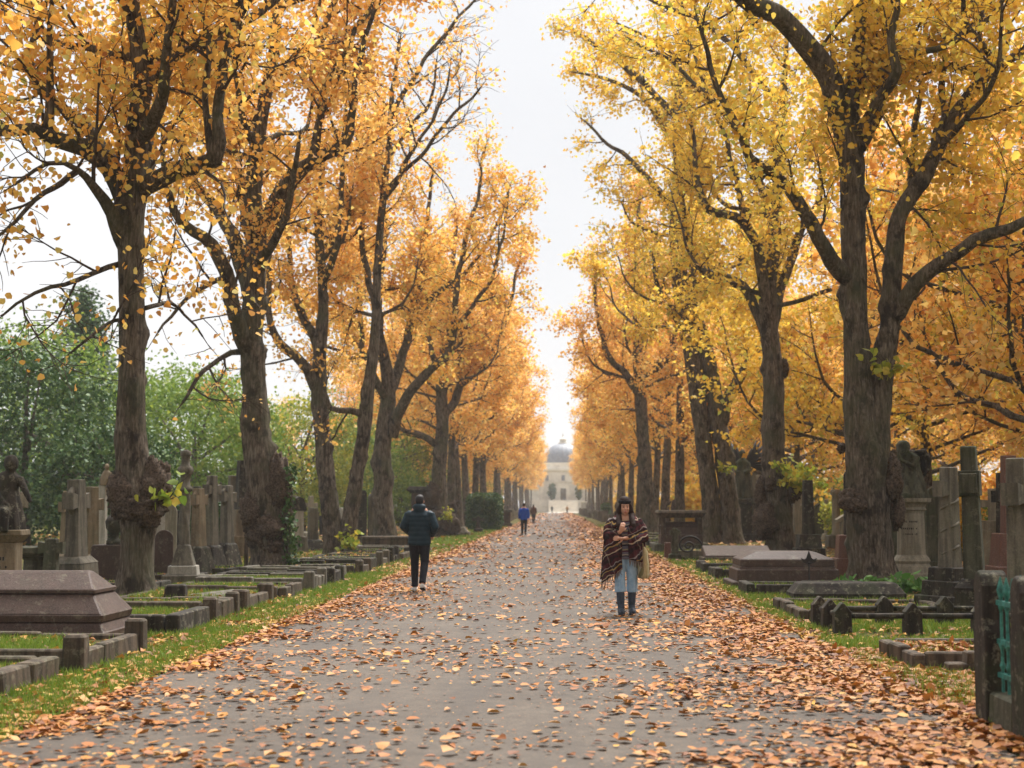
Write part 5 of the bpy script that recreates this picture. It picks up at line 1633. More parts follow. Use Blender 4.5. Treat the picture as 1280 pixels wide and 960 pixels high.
def stripes(name, cols, scale, axis=2, tilt=0.0, cross_=None):
    """woven bands of different widths; the same colours lie in the thread wherever the cloth hangs"""
    m, nt, out = new_mat(name)
    v = pos(nt, src='obj')
    mp = nt.nodes.new('ShaderNodeMapping')
    mp.inputs['Rotation'].default_value = (0, tilt, 0)
    nt.links.new(v, mp.inputs['Vector'])
    sx = nt.nodes.new('ShaderNodeSeparateXYZ')
    nt.links.new(mp.outputs[0], sx.inputs[0])
    warp = nd(nt, 'ShaderNodeMath', operation='MULTIPLY')
    warp.inputs[1].default_value = .7
    nt.links.new(noi(nt, v, 4, 2), warp.inputs[0])
    warp = warp.outputs[0]

    def band(sock, sc, st):
        a = nd(nt, 'ShaderNodeMath', operation='MULTIPLY_ADD')
        nt.links.new(sock, a.inputs[0])
        a.inputs[1].default_value = sc
        nt.links.new(warp, a.inputs[2])
        f = nd(nt, 'ShaderNodeMath', operation='FRACT')
        nt.links.new(a.outputs[0], f.inputs[0])
        o_ = ramp(nt, f.outputs[0], st)
        o_.node.color_ramp.interpolation = 'CONSTANT'
        return o_
    c = band(sx.outputs[axis], scale, cols)
    if cross_:
        c = mixc(nt, .28, c, band(sx.outputs[0], cross_[0], cross_[1]))
    c = mixc(nt, .25, c, ramp(nt, noi(nt, v, 90, 3), [(.3, (.2,) * 3), (.7, (.8,) * 3)]), 'OVERLAY')
    finish(nt, out, c, .95, bump(nt, noi(nt, v, 60, 3), .35, .01), .08)
    return m


DK = (.022, .012, .013)
M['shawl'] = stripes('plaid_shawl', [(0, DK), (.16, (.055, .014, .018)), (.25, DK), (.33, (.46, .36, .26)), (.39, (.06, .016, .02)), (.52, (.03, .03, .036)), (.58, (.40, .26, .09)), (.64, DK), (.78, (.30, .26, .25)), (.83, (.07, .018, .022))], 3.3, 2, R(24),
                     (4.2, [(0, DK), (.3, (.10, .03, .03)), (.45, DK), (.7, (.34, .28, .22)), (.76, DK)]))
M['tee'] = stripes('striped_top', [(0, (.16, .15, .19)), (.3, (.03, .03, .045)), (.42, (.40, .34, .28)), (.55, (.18, .16, .2)), (.75, (.10, .03, .05)), (.86, (.36, .30, .18))], 7)
M['tote'] = stripes('striped_tote', [(0, (.42, .34, .19)), (.4, (.28, .24, .11)), (.6, (.50, .44, .30)), (.8, (.22, .19, .09))], 9, 0)


def hand_mesh(mb, wrist, d, nrm, s=1.0, curl=.5, flip=1):
    """palm with four bent fingers and a thumb leaving its side. d: pointing direction, nrm: back of hand"""
    d = Vector(d).normalized()
    nrm = Vector(nrm)
    nrm = (nrm - d * nrm.dot(d)).normalized()
    side = d.cross(nrm).normalized() * flip
    w = Vector(wrist)
    pc = w + d * .045 * s
    mb.tube([w - d * .02, w + d * .015 * s, pc, w + d * .088 * s], [.026 * s, .032 * s, .040 * s, .036 * s], 10, flat=.55)
    for i, (off, L) in enumerate(((-.030, .066), (-.010, .076), (.011, .072), (.031, .056))):
        b = w + d * (.078 * s) + side * off * s
        k = curl * .5
        b1 = b + (d * math.cos(k) - nrm * math.sin(k)) * L * .5 * s
        b2 = b1 + (d * math.cos(k * 2.4) - nrm * math.sin(k * 2.4)) * L * .5 * s
        mb.tube([b - d * .012, b, b1, b2], [.009 * s, .0095 * s, .0088 * s, .006 * s], 7)
    tb = w + d * .03 * s - side * .036 * s
    mb.tube([w + d * .015 * s - side * .02 * s, tb, tb + (d * .8 - side * .7 - nrm * .2).normalized() * .032 * s, tb + (d * 1.0 - side * .5 - nrm * .5).normalized() * .062 * s], [.014 * s, .013 * s, .0105 * s, .0075 * s], 7)


def head_mesh(mb, c, s=1.0, yaw=0.0):
    """skull, jaw, cheeks, brow, nose, lips, ears; face toward -y"""
    c = Vector(c)
    rot = Matrix.Rotation(yaw, 3, 'Z')

    def q(x, y_, z):
        return c + rot @ Vector((x, y_, z)) * s
    mb.ball(q(0, .015, .03), (.074 * s, .092 * s, .088 * s), 16, 12)
    mb.ball(q(0, -.012, -.03), (.060 * s, .072 * s, .080 * s), 16, 12)
    mb.ball(q(0, -.035, -.082), (.032 * s, .036 * s, .026 * s), 10, 8)
    mb.tube([q(0, -.084, .012), q(0, -.100, -.018), q(0, -.106, -.030)], [.009 * s, .012 * s, .014 * s], 8)
    for sd in (-1, 1):
        mb.ball(q(.036 * sd, -.058, -.02), (.024 * s, .024 * s, .022 * s), 8, 6)
        mb.ball(q(.028 * sd, -.078, .024), (.022 * s, .010 * s, .007 * s), 8, 6)
        mb.ball(q(.076 * sd, .012, -.008), (.010 * s, .020 * s, .030 * s), 8, 6)
    mb.ball(q(0, -.086, -.060), (.022 * s, .010 * s, .009 * s), 8, 6)
    return q


def person_body(mb, J, s=1.0, head_yaw=0.0, bare_hand=True):
    """one continuous figure from the joint positions in J"""
    q = head_mesh(mb, J['head'], s, head_yaw)
    mb.tube([Vector(J['neck']) - Vector((0, 0, .05)), Vector(J['neck']), Vector(J['head']) + Vector((0, .02, -.05))], [.062, .05, .05], 12)
    hp = Vector(J['hip'])
    nk = Vector(J['neck'])
    for t, rx, ry in ((0, .155, .105), (.18, .15, .10), (.42, .125, .09), (.68, .15, .10), (.88, .165, .09), (1.0, .07, .06)):
        p = hp.lerp(nk, t)
        mb.ball(p, (rx, ry, .12 if t < .9 else .06), 16, 8)
    for sd in 'LR':
        sh, el, wr = (Vector(J[k + sd]) for k in ('sh', 'el', 'wr'))
        mb.tube([sh, sh.lerp(el, .5), el, el.lerp(wr, .45), wr], [.056, .050, .042, .041, .027], 10)
        hj, kn, an = (Vector(J[k + sd]) for k in ('hp', 'kn', 'an'))
        mb.tube([hj, hj.lerp(kn, .45), kn, kn.lerp(an, .35), an], [.090, .080, .056, .055, .038], 12)
        ft = Vector(J['ft' + sd])
        mb.tube([an + Vector((0, 0, 0)), an.lerp(ft, .4) + Vector((0, 0, -.02)), ft], [.04, .042, .03], 8)
    return q


def shoe(mb, heel, toe, w=.048, h=.06):
    heel, toe = Vector(heel), Vector(toe)
    d = (toe - heel)
    up = Vector((0, 0, 1))
    mb.tube([heel - d * .05 + up * h * .5, heel + d * .15 + up * h * .6, heel + d * .45 + up * h * .58, heel + d * .75 + up * h * .45, toe + up * h * .36], [w * .7, w, w * 1.02, w * 1.05, w * .6], 12, flat=None)


# ------------------------------------------------ woman in the plaid shawl
base = G(782, 771) + Vector((0, 0, path_z(G(782, 771).x)))
wom = thing('person', 'woman in a dark plaid shawl, light jeans and headband walking toward us', 'person', base, R(3))
J = dict(head=(0, -.02, 1.545), neck=(0, .015, 1.40), hip=(0, .01, .92),
         shL=(.165, .01, 1.35), elL=(.25, -.04, 1.10), wrL=(-.035, -.225, 1.105), shR=(-.165, .01, 1.35), elR=(-.25, -.05, 1.11), wrR=(-.085, -.215, 1.20),
         hpL=(.085, .01, .90), knL=(.10, .0, .50), anL=(.095, .06, .09), ftL=(.10, -.08, .05), hpR=(-.085, .01, .90), knR=(-.088, -.09, .50), anR=(-.075, -.10, .09), ftR=(-.08, -.24, .05))
mb = MB()
person_body(mb, J, 1.0)
hand_mesh(mb, (-.045, -.23, 1.105), (-1, -.12, .02), (0, -1, .25), 1.05, .35, 1)
hand_mesh(mb, (-.085, -.225, 1.205), (.35, -.15, 1), (0, -1, 0), 1.0, .8, -1)
mb.remeshed('body', 'skin', wom, .0085, 2)
for sd in (-1, 1):
    mb = MB().ball((.030 * sd, -.100, 1.556), (.014, .006, .0065), 8, 6)
    mb.build('eye', 'hair', wom, True)
    mb = MB().tube([(.014 * sd, -.108, 1.578), (.03 * sd, -.107, 1.584), (.048 * sd, -.094, 1.578)], [.003, .004, .002], 5)
    mb.build('eyebrow', 'hair', wom, True)
M['lip'] = plain('lips', (.38, .12, .10), .5, .05)
MB().ball((0, -.1165, 1.486), (.022, .006, .0075), 8, 6).build('mouth', 'lip', wom, True)
# hair: crown and two long falls over the shoulders
mb = MB()
mb.ball((0, .030, 1.632), (.090, .106, .088), 16, 10)
mb.ball((0, .055, 1.52), (.088, .075, .11), 14, 10)
for sd in (-1, 1):
    mb.tube([(.062 * sd, -.045, 1.60), (.083 * sd, -.02, 1.53), (.092 * sd, -.015, 1.45), (.098 * sd, -.10, 1.37), (.105 * sd, -.17, 1.29), (.10 * sd, -.20, 1.21)], [.026, .034, .040, .048, .046, .018], 10)
    mb.tube([(.07 * sd, .02, 1.56), (.10 * sd, .03, 1.45), (.125 * sd, .0, 1.36), (.14 * sd, -.05, 1.29)], [.04, .045, .048, .02], 10)
mb.tube([(0, .08, 1.55), (0, .10, 1.42), (0, .13, 1.30), (0, .14, 1.2)], [.07, .085, .08, .03], 10)
mb.remeshed('hair', 'hair', wom, .011, 2)
mb = MB()
pts = [(.083 * math.cos(a), .016 + .106 * math.sin(a), 1.634 + .012 * math.sin(a)) for a in [2 * math.pi * i / 28 for i in range(29)]]
for dz in (-.014, .002, .016):
    mb.tube([(x * (1 - abs(dz)), y_, z + dz) for x, y_, z in pts], .013, 8)
mb.remeshed('headband', 'headband', wom, .008, 1)
# striped top
mb = MB()
robe(mb, [(.80, .185, .125, 0, .01), (.9, .18, .125, 0, .01), (1.05, .155, .11, 0, .01), (1.2, .165, .12, 0, .01), (1.36, .15, .09, 0, .015), (1.42, .07, .06, 0, .02)], 26, 6, .02, 1)
mb.remeshed('striped_top', 'tee', wom, .012, 1)
# jeans
mb = MB()
for sd, kx in (('L', 1), ('R', -1)):
    hj, kn, an = (Vector(J[k + sd]) for k in ('hp', 'kn', 'an'))
    hem = kn.lerp(an, .42)
    mb.tube([hj + Vector((0, 0, .04)), hj, hj.lerp(kn, .5), kn, kn.lerp(hem, .6), hem], [.10, .108, .092, .078, .080, .084], 16)
mb.ball((0, .015, .93), (.17, .125, .10), 16, 10)
mb.remeshed('jeans', 'denim', wom, .011, 2)
for sd in 'LR':
    kn, an, ft = (Vector(J[k + sd]) for k in ('kn', 'an', 'ft'))
    mb = MB()
    mb.tube([an.lerp(kn, .58), an.lerp(kn, .3), an + Vector((0, 0, .05)), an + Vector((0, -.02, -.02))], [.062, .058, .052, .05], 12)
    shoe(mb, an + Vector((0, .05, -.09)), ft + Vector((0, -.03, -.05)), .05, .085)
    b_ = mb.remeshed('boot', 'boot', wom, .01, 2)
    mb = MB()
    h_, t_ = an + Vector((0, .055, -.085)), ft + Vector((0, -.035, -.045))
    mb.tube([h_, h_.lerp(t_, .3), h_.lerp(t_, .7), t_], [.035, .045, .05, .03], 10, flat=.35)
    mb.build('sole', 'sole', b_, True)
# shawl: wraps shoulders and arms, one end thrown over the chest, the other trailing low
def shawl_surface(hem, rx, ry, th0, th1, nz, nt_, top, fold, seed, cx=0.0):
    vs, fs = [], []
    for j in range(nz + 1):
        v_ = j / nz
        for i in range(nt_ + 1):
            u = i / nt_
            th = th0 + (th1 - th0) * u
            z = top(u) + (hem(u) - top(u)) * v_
            spread = min(1.0, (1.46 - z) / .17) ** .55 if z < 1.46 else .0
            a, b = rx(z), ry(z)
            f = 1 + fold * (v_ ** .7) * (math.sin(9 * th + seed) * .6 + math.sin(17 * th + seed * 2 + z * 3) * .4)
            vs.append((cx + (.055 + (a - .055) * spread) * f * math.cos(th), .015 + (.05 + (b - .05) * spread) * f * math.sin(th), z))
    for j in range(nz):
        for i in range(nt_):
            k = j * (nt_ + 1) + i
            fs.append((k, k + 1, k + nt_ + 2, k + nt_ + 1))
    return vs, fs


def solid(name, vs, fs, mat, parent, th=.012):
    me = bpy.data.meshes.new(name)
    me.from_pydata(vs, [], fs)
    me.polygons.foreach_set('use_smooth', [True] * len(fs))
    o = mesh_obj(name, me, mat, parent)
    s_ = o.modifiers.new('thickness', 'SOLIDIFY')
    s_.thickness = th
    s_.offset = 0
    return o


rx_ = lambda z: .27 + .02 * math.sin((1.3 - z) * 3) + (.05 * max(0, 1.1 - z))
ry_ = lambda z: .175 + .03 * math.sin((1.35 - z) * 4)
# angles: -90 deg is the front (-y); 180 deg her right side (picture side of the trailing end)
vs, fs = shawl_surface(lambda u: .93 - .10 * math.sin(u * math.pi) + .02 * math.sin(u * 22), rx_, ry_, R(-62), R(215), 22, 54, lambda u: 1.435 - .03 * math.sin(u * math.pi), .05, 1.2)
sh = solid('shawl', vs, fs, 'shawl', wom)
# front overlap with the arms inside it
mb = MB()
mb.tube([(-.17, .01, 1.36), (-.24, -.03, 1.25), (-.255, -.07, 1.13), (-.19, -.16, 1.15), (-.12, -.20, 1.185)], [.075, .078, .085, .072, .055], 14)
mb.tube([(.17, .01, 1.36), (.245, -.03, 1.24), (.255, -.07, 1.11), (.16, -.17, 1.085), (.05, -.215, 1.10)], [.075, .080, .092, .078, .056], 14)
mb.tube([(.10, -.03, 1.42), (.13, -.12, 1.34), (.10, -.185, 1.22), (.06, -.20, 1.12)], [.05, .07, .075, .06], 12, flat=.6)
mb.tube([(-.10, -.02, 1.42), (-.14, -.09, 1.36), (-.16, -.15, 1.26)], [.05, .06, .06], 12, flat=.6)
mb.remeshed('shawl_folds', 'shawl', sh, .012, 3)
# trailing end on her right, and front panel hanging on her left
def panel(x0, x1, z_top, zb0, zb1, yoff, bulge, seed, n=16, m_=16):
    vs, fs = [], []
    for j in range(m_ + 1):
        v_ = j / m_
        for i in range(n + 1):
            u = i / n
            x = x0 + (x1 - x0) * u
            x += (-.06 if x0 < 0 else .015) * v_ * (1 - u)
            z = z_top + ((zb0 + (zb1 - zb0) * u) - z_top) * v_
            y_ = yoff + bulge * math.sin(u * math.pi) + .022 * math.sin(u * 13 + seed + v_ * 2) * (.3 + v_) + .01 * math.sin(v_ * 9 + seed)
            vs.append((x, y_, z))
    for j in range(m_):
        for i in range(n):
            k = j * (n + 1) + i
            fs.append((k, k + 1, k + n + 2, k + n + 1))
    return vs, fs


vs, fs = panel(-.30, -.06, 1.16, .46, .66, -.16, -.05, 1.0)
tr = solid('trailing_end', vs, fs, 'shawl', sh)
vs, fs = panel(.02, .23, 1.14, .80, .76, -.205, -.035, 2.3)
solid('hanging_front', vs, fs, 'shawl', sh)
vs, fs = panel(-.30, -.10, 1.10, .50, .62, .06, .05, 4.0)
solid('trailing_end', vs, fs, 'shawl', sh)
mb = MB()
rf = random.Random(9)
M['fringe'] = cloth('fringe_threads', (.16, .11, .085), .4)
for i in range(18):
    u = i / 17
    x, z = -.36 + .28 * u, .465 + .19 * u
    y_ = -.16 - .05 * math.sin(u * math.pi) + .02 * math.sin(u * 13 + 3)
    mb.tube([(x, y_, z), (x + rf.uniform(-.012, .012), y_, z - .05), (x + rf.uniform(-.03, .02), y_ + rf.uniform(-.02, .02), z - rf.uniform(.08, .12))], [.006, .005, .003], 5)
for i in range(14):
    u = i / 13
    x, z = .035 + .2 * u, .80 - .04 * u
    mb.tube([(x, -.235, z), (x + rf.uniform(-.02, .02), -.235, z - rf.uniform(.06, .1))], [.006, .003], 5)
mb.build('fringe', 'fringe', sh)
# tote bag
bag = thing('tote_bag', 'striped cream and mustard cloth tote bag hanging at the woman\'s hip', 'bag', base + Vector((.255, -.02, 0)), R(12))
mb = MB()
robe(mb, [(.52, .055, .14, .01, 0), (.56, .075, .16, .01, 0), (.72, .085, .165, 0, 0), (.90, .06, .155, 0, 0), (.98, .03, .14, -.01, 0)], 22, 4, .05, 2)
mb.remeshed('pouch', 'tote', bag, .012, 2)
MB().tube([(-.02, -.1, .96), (-.05, -.07, 1.15), (-.07, -.02, 1.36), (-.055, .04, 1.15), (-.02, .1, .96)], .012, 6).build('strap', 'tote', bag, True)

# ------------------------------------------------ man in the navy puffer, walking away
def walker(label, px, py, rz, H, jacket, legs, shoes='sole', hair='black_hair', voxel=.0115, hood=True, step=.10, sway=1, hands='front', detail=True, quilt=True):
    b = G(px, py)
    b.z = path_z(b.x)
    root = thing('person', label, 'person', b, rz)
    root.scale = (H / 1.76,) * 3
    f = sway
    J = dict(head=(.0, -.02, 1.635), neck=(0, .02, 1.50), hip=(0, .01, .97), shL=(.185, .01, 1.405), shR=(-.185, .01, 1.405),
             hpL=(.09, .01, .95), hpR=(-.09, .01, .95),
             knL=(.10, -.07 - .05 * f, .53), anL=(.10, -.04 - step * f, .09), ftL=(.115, -.19 - step * f, .045),
             knR=(-.095, -.06 + .04 * f, .53), anR=(-.08, .10 + step * f, .17), ftR=(-.09, -.03 + step * f, .06))
    if hands == 'front':
        J.update(elL=(.29, .06, 1.18), wrL=(.20, -.16, 1.06), elR=(-.29, .06, 1.18), wrR=(-.20, -.16, 1.02))
    else:
        J.update(elL=(.25, .05, 1.16), wrL=(.26, -.08, .92), elR=(-.25, .0, 1.16), wrR=(-.26, .06, .92))
    mb = MB()
    person_body(mb, J, 1.02, 0)
    for sd, fl in (('L', 1), ('R', -1)):
        e, w_ = Vector(J['el' + sd]), Vector(J['wr' + sd])
        hand_mesh(mb, w_, (w_ - e), (.3 * fl, -.4, .6), 1.05, .7, fl)
    mb.remeshed('body', 'skin', root, voxel if not detail else .0095, 2)
    mb = MB()
    mb.ball((0, .01, 1.685), (.083, .102, .078), 14, 10)
    mb.ball((0, .045, 1.65), (.080, .072, .085), 14, 10)
    mb.remeshed('hair', hair, root, .012, 1)
    # jacket
    mb = MB()
    qn = 34 if quilt else 12
    prof = []
    for i in range(qn):
        t = i / (qn - 1)
        z = .84 + t * .66
        puff = 1 + (.05 * abs(math.sin((z - .84) * math.pi / .085)) if quilt else 0)
        rx = np.interp(z, [.84, .90, 1.05, 1.2, 1.38, 1.46, 1.5], [.195, .205, .195, .20, .205, .15, .09]) * puff
        ry = np.interp(z, [.84, .90, 1.05, 1.2, 1.38, 1.46, 1.5], [.145, .15, .145, .15, .15, .12, .09]) * puff
        prof.append((z, rx, ry, 0, .01))
    robe(mb, prof, 28, 5, .012, 1)
    for sd in 'LR':
        s0, e, w_ = (Vector(J[k + sd]) for k in ('sh', 'el', 'wr'))
        pts, rad = [], []
        for i in range(15):
            t = i / 14
            p = s0.lerp(e, t * 2) if t < .5 else e.lerp(w_, t * 2 - 1)
            pts.append(p)
            rad.append((.088 - .034 * t) * (1 + (.05 * math.sin(i * math.pi / 1.0) if quilt else 0) + (.05 * (i % 2) if quilt else 0)))
        mb.tube(pts, rad, 12)
        mb.ball(s0 + Vector((-.012 if s0.x > 0 else .012, 0, -.012)), (.092, .098, .082), 12, 8)
    if hood:
        mb.ball((0, .06, 1.53), (.125, .095, .075), 14, 10)
        mb.ball((0, .10, 1.50), (.10, .06, .08), 12, 8)
        mb.tube([(-.09, .02, 1.56), (0, -.07, 1.52), (.09, .02, 1.56)], .035, 8)
    mb.remeshed('jacket', jacket, root, voxel, 1)
    mb = MB()
    for sd in 'LR':
        hj, kn, an = (Vector(J[k + sd]) for k in ('hp', 'kn', 'an'))
        mb.tube([hj + Vector((0, 0, .03)), hj.lerp(kn, .3), hj.lerp(kn, .7), kn, kn.lerp(an, .4), kn.lerp(an, .8), an + Vector((0, 0, .0))], [.102, .105, .088, .076, .070, .062, .064], 14)
    mb.ball((0, .02, .96), (.175, .135, .11), 14, 10)
    mb.remeshed('trousers', legs, root, voxel, 2)
    for sd in 'LR':
        an, ft = Vector(J['an' + sd]), Vector(J['ft' + sd])
        mb = MB()
        lift = .06 if sd == 'R' else 0
        h_ = an + Vector((0, .05, -.085))
        shoe(mb, h_, ft + Vector((0, -.04, -.035)), .048, .075)
        s_ = mb.remeshed('shoe', shoes, root, .01, 2)
        if detail:
            mb = MB()
            t_ = ft + Vector((0, -.045, -.03))
            mb.tube([h_ + Vector((0, 0, .004)), h_.lerp(t_, .35), h_.lerp(t_, .7), t_], [.034, .044, .048, .03], 10, flat=.3)
            mb.build('sole', 'sole', s_, True)
    return root


walker('man seen from behind in a navy hooded puffer jacket and white trainers', 524, 742, R(178), 1.79, 'navy', 'trousers', 'white_shoe')
walker('man seen from behind in a bright blue jacket walking up the path', 655, 670, R(180), 1.75, 'bluejacket', 'trousers', hood=False, voxel=.02, detail=False, quilt=False, hands='side')
walker('distant walker in a brown jacket beside the blue-jacketed man', 667, 655, R(170), 1.75, 'brownjacket', 'trousers', hood=True, voxel=.02, detail=False, quilt=False, hands='side')
walker('distant figure in a dark green coat before the chapel steps', 690, 641.5, R(5), 1.75, 'greencoat', 'trousers', hood=False, voxel=.025, detail=False, quilt=False, hands='side')
walker('distant figure in a tan jacket before the chapel steps', 709, 642.5, R(180), 1.75, 'tanjacket', 'trousers', hood=False, voxel=.025, detail=False, quilt=False, hands='side')

# ================================================================== low growth
def sprout(label, loc, r, h, mat, n, leaf, seed, name='leafy_shoots', stems=14, cat='plant'):
    rng = np.random.default_rng(seed)
    rnd_ = random.Random(seed)
    root = thing(name, label, cat, loc)
    tw, fb = [], MB()
    for i in range(stems):
        a = rnd_.uniform(0, 6.28)
        d = Vector((math.cos(a) * r, math.sin(a) * r, h * rnd_.uniform(.2, 1)))
        t = branch(rnd_, Vector((0, 0, 0)), d, d.length * rnd_.uniform(.6, 1.1), -.06, .2, 4)
        tw.append(t)
        fb.tube(t, [.01, .008, .006, .005, .003], 4)
    me = bpy.data.meshes.new('stems')
    me.from_pydata(fb.v, [], fb.f)
    o = mesh_obj('stems', me, 'twig', root)
    o['kind'] = 'stuff'
    p = leaf_points(rng, tw, n, .06)
    o = mesh_obj('foliage', leaf_mesh('foliage', rng, p, leaf, LEAF6, droop=.3, curl=.3), mat, root)
    o['kind'] = 'stuff'
    return root


sprout('bush of yellow-green shoots growing out of the burled lime trunk', P(1000, 605, 46.4), 1.15, .9, 'leaf_sprout', 420, .17, 1, stems=26)
sprout('few lime-green shoots on the big swollen burl', P(205, 625, 25.0), .55, .5, 'leaf_sprout', 26, .17, 2, stems=8)
sprout('bright green shoots at the foot of the twin-trunked lime', P(440, 676, 46.3) - Vector((0, 0, .3)), .55, 1.1, 'leaf_sprout', 130, .16, 3, stems=12)
sprout('green and yellow shoots on the stem of the twin-stemmed lime', P(1103, 470, 29.5), .35, .7, 'leaf_sprout', 60, .16, 4, stems=12)
sprout('sparse leafy shoots on the leaning stems', P(905, 590, 61.3), .45, .7, 'leaf_sprout', 50, .18, 5, stems=9)
sprout('light green shoots beside the bulging-footed lime', P(562, 650, 75), .5, 1.0, 'leaf_sprout', 70, .17, 6, stems=9)
# ivy on one side of the second lime
rng = np.random.default_rng(77)
iv = thing('ivy', 'dark ivy clinging to the side of the knobbly-footed lime', 'ivy', (X(360, 34.9), 34.9, 0))
t = rng.uniform(0, 2.6, 900)
pts = np.stack([rng.normal(.10 * np.sin(t * 2), .13), -0.02 + rng.normal(0, .18, 900), t], 1) if False else np.stack([.06 * np.sin(t * 3) + rng.normal(0, .12, 900) * (1.2 - t / 4), rng.normal(0, .16, 900), t], 1)
o = mesh_obj('foliage', leaf_mesh('foliage', rng, pts, .09, LEAF6, droop=.6, curl=.2), 'leaf_dark', iv)
o['kind'] = 'stuff'
mb = MB()
for k in range(4):
    mb.tube([(rnd.uniform(-.08, .08), rnd.uniform(-.1, .1), z * .45 - .02) for z in range(7)], [.016, .015, .014, .012, .01, .008, .005], 5)
mb.build('stem', 'twig', iv, True)
# broad-leaved plants at the foot of the twin-stemmed lime
for i, (px, Y_, s_) in enumerate([(1062, 27.6, .9), (1082, 27.2, 1.0), (1104, 27.4, .8), (1128, 27.0, 1.0), (1150, 26.8, 1.0), (1140, 27.8, .8), (1055, 27.9, .7)]):
    rng = np.random.default_rng(900 + i)
    rt = thing('dock_plant', 'clump of broad green leaves at the foot of the twin-stemmed lime', 'plant', (X(px, Y_), Y_, 0), 0, 'broad-leaved clumps under the twin-stemmed lime')
    p = rng.normal(0, .17, (34, 3)) * np.array([1.3, 1, .35]) * s_ + np.array([0, 0, .15 * s_])
    o = mesh_obj('foliage', leaf_mesh('foliage', rng, p, .15 * s_, LEAF6, droop=.0, flat=.3, curl=.5), 'leaf_dock', rt)
    o['kind'] = 'stuff'
    mb = MB()
    for q in p:
        mb.tube([(q[0] * .2, q[1] * .2, -.02), (q[0] * .6, q[1] * .6, q[2] * .6), tuple(q)], [.008, .007, .005], 4)
    me = bpy.data.meshes.new('stalks')
    me.from_pydata(mb.v, [], mb.f)
    o = mesh_obj('stalks', me, 'leaf_dock', rt)
    o['kind'] = 'stuff'

# ------------------------------------------------------------------ grass
def bed_height(x, y_):
    z = np.zeros(len(x))
    for x0, x1, y0, y1, h in BEDS:
        z = np.where((x > x0) & (x < x1) & (y_ > y0) & (y_ < y1), h, z)
    return z


rng = np.random.default_rng(8)


def patch(x, y_, sc=.7, off=0.0):
    return np.array([noise.noise(Vector((a * sc + off, b * sc, 0))) for a, b in zip(x, y_)])


def blades(n, x0, x1, y0, y1, hgt, wid, thr=-.25):
    x = rng.uniform(x0, x1, n)
    y_ = rng.uniform(y0, y1, n)
    k = patch(x, y_) + rng.normal(0, .15, n) > thr
    x, y_ = x[k], y_[k]
    return x, y_, np.full(len(x), hgt), np.full(len(x), wid)


parts_ = [blades(34000, -5.6, -3.75, 8.5, 20, .08, .014, -.15), blades(40000, -7.6, -3.75, 19, 34, .085, .018, -.35), blades(12000, -10, -3.8, 33, 62, .09, .032, -.3), blades(20000, -7.4, -5.2, 12, 19, .08, .015, -.4),
          blades(9000, 3.0, 3.7, 8, 24, .07, .014, .0), blades(44000, 3.1, 6.2, 11.5, 28, .085, .017, -.3), blades(16000, 3.0, 7.5, 27, 58, .085, .028, -.3), blades(6000, -6, -3.8, 60, 120, .12, .06, -.4), blades(6000, 3.0, 5.5, 56, 120, .12, .06, -.4),
          blades(9000, -14, -7.4, 22, 40, .09, .03, -.3)]
x, y_, h, w = (np.concatenate(q) for q in zip(*parts_))
wob = np.array([edge_wob(b, 1 if a < 0 else 7) for a, b in zip(x, y_)])
k = (x < PL + wob - .02 + rng.normal(0, .07, len(x))) | (x > PR + wob + .05 + rng.normal(0, .1, len(x)))
x, y_, h, w = x[k], y_[k], h[k], w[k]
n = len(x)
z = bed_height(x, y_)
h = h * rng.uniform(.5, 1.3, n)
a = rng.uniform(0, 6.28, n)
lx, ly = rng.normal(0, .45, n) * h, rng.normal(0, .45, n) * h
V = np.stack([np.stack([x - np.cos(a) * w / 2, y_ - np.sin(a) * w / 2, z - .01], 1), np.stack([x + np.cos(a) * w / 2, y_ + np.sin(a) * w / 2, z - .01], 1), np.stack([x + lx, y_ + ly, z + h], 1)], 1)
o = mesh_obj('grass', np_mesh('grass', V.reshape(-1, 3), np.arange(3 * n).reshape(-1, 3), 3), 'grassblade')
props(o, 'short bright green grass on the verges and grave plots', 'grass', kind='stuff')

# ------------------------------------------------------------------ fallen leaves
def litter(n, x0, x1, y0, y1, dens, size, mat, flat=.75):
    x = rng.uniform(x0, x1, n)
    y_ = rng.uniform(y0, y1, n)
    k = rng.uniform(0, 1, n) < dens(x, y_)
    x, y_ = x[k], y_[k]
    t = np.clip((x - PL) / (PR - PL), 0, 1)
    onp = (x > PL) & (x < PR)
    z = np.where(onp, .012 + .03 * (1 - (2 * t - 1) ** 2), .012) + bed_height(x, y_) + rng.uniform(0, .014, len(x))
    return np.stack([x, y_, z], 1), size


def path_density(x, y_):
    d = .045 + .05 * np.exp(-((x + 2.6) / .8) ** 2)
    d = d + np.clip((x - .2) / 1.6, 0, 1) * .20
    d = d + np.clip((x - 1.7) / .8, 0, 1) * .6
    d = d + .75 * np.exp(-((x - PL - .12) / .20) ** 2) + .12 * np.exp(-((x - PL - .5) / .5) ** 2)
    d = d * np.clip(1 + 1.5 * (patch(x, y_, .5, 5) + .8 * patch(x, y_, 1.6, 9)), .08, 2.4)
    return np.clip(d, 0, 1)


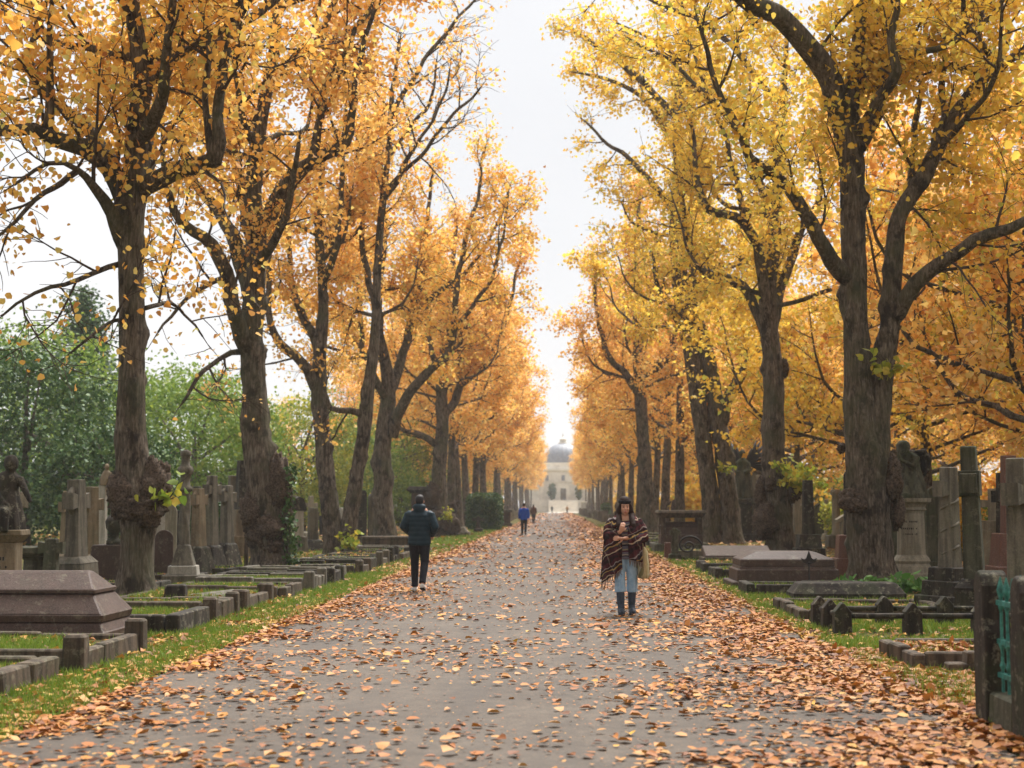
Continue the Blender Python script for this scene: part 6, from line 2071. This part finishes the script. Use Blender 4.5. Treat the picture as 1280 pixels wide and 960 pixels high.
lp = [litter(40000, PL, PR + .2, 7, 17, path_density, .064, None), litter(50000, PL, PR + .2, 17, 34, path_density, .068, None), litter(36000, PL, PR + .2, 34, 64, path_density, .105, None), litter(20000, PL, PR + .2, 64, 150, path_density, .18, None), litter(8000, PL, PR + .2, 150, 340, path_density, .32, None)]
for i, (p, s) in enumerate(lp):
    o = mesh_obj('fallen_leaves', leaf_mesh('fallen_leaves', rng, p, s, LEAF6 if i < 2 else LEAF4, droop=0, flat=.95, curl=.5, var=.6), 'litter')
    props(o, ['scattered orange leaves lying on the path before the walkers', 'orange leaves lying on the path around the walkers', 'orange leaf litter on the path beyond the man in navy', 'orange leaf litter far along the avenue', 'faint orange leaf litter near the chapel'][i], 'leaves', kind='stuff')


def grass_density(x, y_):
    return np.clip(.40 + .7 * patch(x, y_, .9, 3) + .75 * np.exp(-(np.minimum(np.abs(x - PL), np.abs(x - PR)) / .35) ** 2), .03, 1)


gp = [litter(16000, -8, PL, 8, 24, grass_density, .08, None), litter(12000, -11, PL, 24, 50, grass_density, .095, None), litter(20000, PR, 4.2, 7.5, 16, lambda a, b: np.clip(.95 + .5 * patch(a, b, .8, 2), .1, 1), .08, None), litter(11000, PR, 7, 13, 28, lambda a, b: np.clip(grass_density(a, b) * 1.0, 0, 1), .075, None), litter(12000, PR, 12, 28, 60, grass_density, .10, None), litter(9000, -30, PL, 45, 110, grass_density, .25, None), litter(9000, PR, 30, 50, 110, grass_density, .25, None)]
o = mesh_obj('fallen_leaves', leaf_mesh('fallen_leaves', rng, gp[2][0], gp[2][1], LEAF6, droop=0, flat=.9, curl=.45, var=.4), 'litter')
props(o, 'thick drift of brown orange leaves beside the green railings', 'leaves', kind='stuff')
del gp[2]
p = np.concatenate([q[0] for q in gp])
s = np.concatenate([np.full(len(q[0]), q[1]) for q in gp])
o = mesh_obj('fallen_leaves', leaf_mesh('fallen_leaves', rng, p, s, LEAF4, droop=0, flat=.85, curl=.5, var=.35), 'litter_grass')
props(o, 'yellow and brown leaves caught in the grass of the verges and graves', 'leaves', kind='stuff')

# crumbs of broken leaf and bits of twig trodden into the path
gx = [litter(26000, PL, PR, 7, 16, lambda a, b: np.clip(path_density(a, b) * 1.5 + .05, 0, 1), .02, None), litter(16000, PL, PR, 16, 30, lambda a, b: np.clip(path_density(a, b) * 1.5 + .05, 0, 1), .026, None)]
p = np.concatenate([q[0] for q in gx])
s = np.concatenate([np.full(len(q[0]), q[1]) for q in gx])
o = mesh_obj('leaf_crumbs', leaf_mesh('leaf_crumbs', rng, p, s, LEAF4, droop=0, flat=.95, curl=.2, var=.6), 'litter')
props(o, 'crumbs of broken brown leaf trodden into the path', 'leaves', kind='stuff')

# ================================================================== haze
hz = MB().box((0, 660, 18), (1300, 1560, 38)).build('haze', None)
hm, nt, out = new_mat('haze_air')
pv = nt.nodes.new('ShaderNodeVolumePrincipled')
pv.inputs['Color'].default_value = (0.95, 0.96, 1.0, 1)
pv.inputs['Density'].default_value = 0.0004
nt.links.new(pv.outputs[0], out.inputs['Volume'])
hz.data.materials.append(hm)
hz['kind'] = 'stuff'
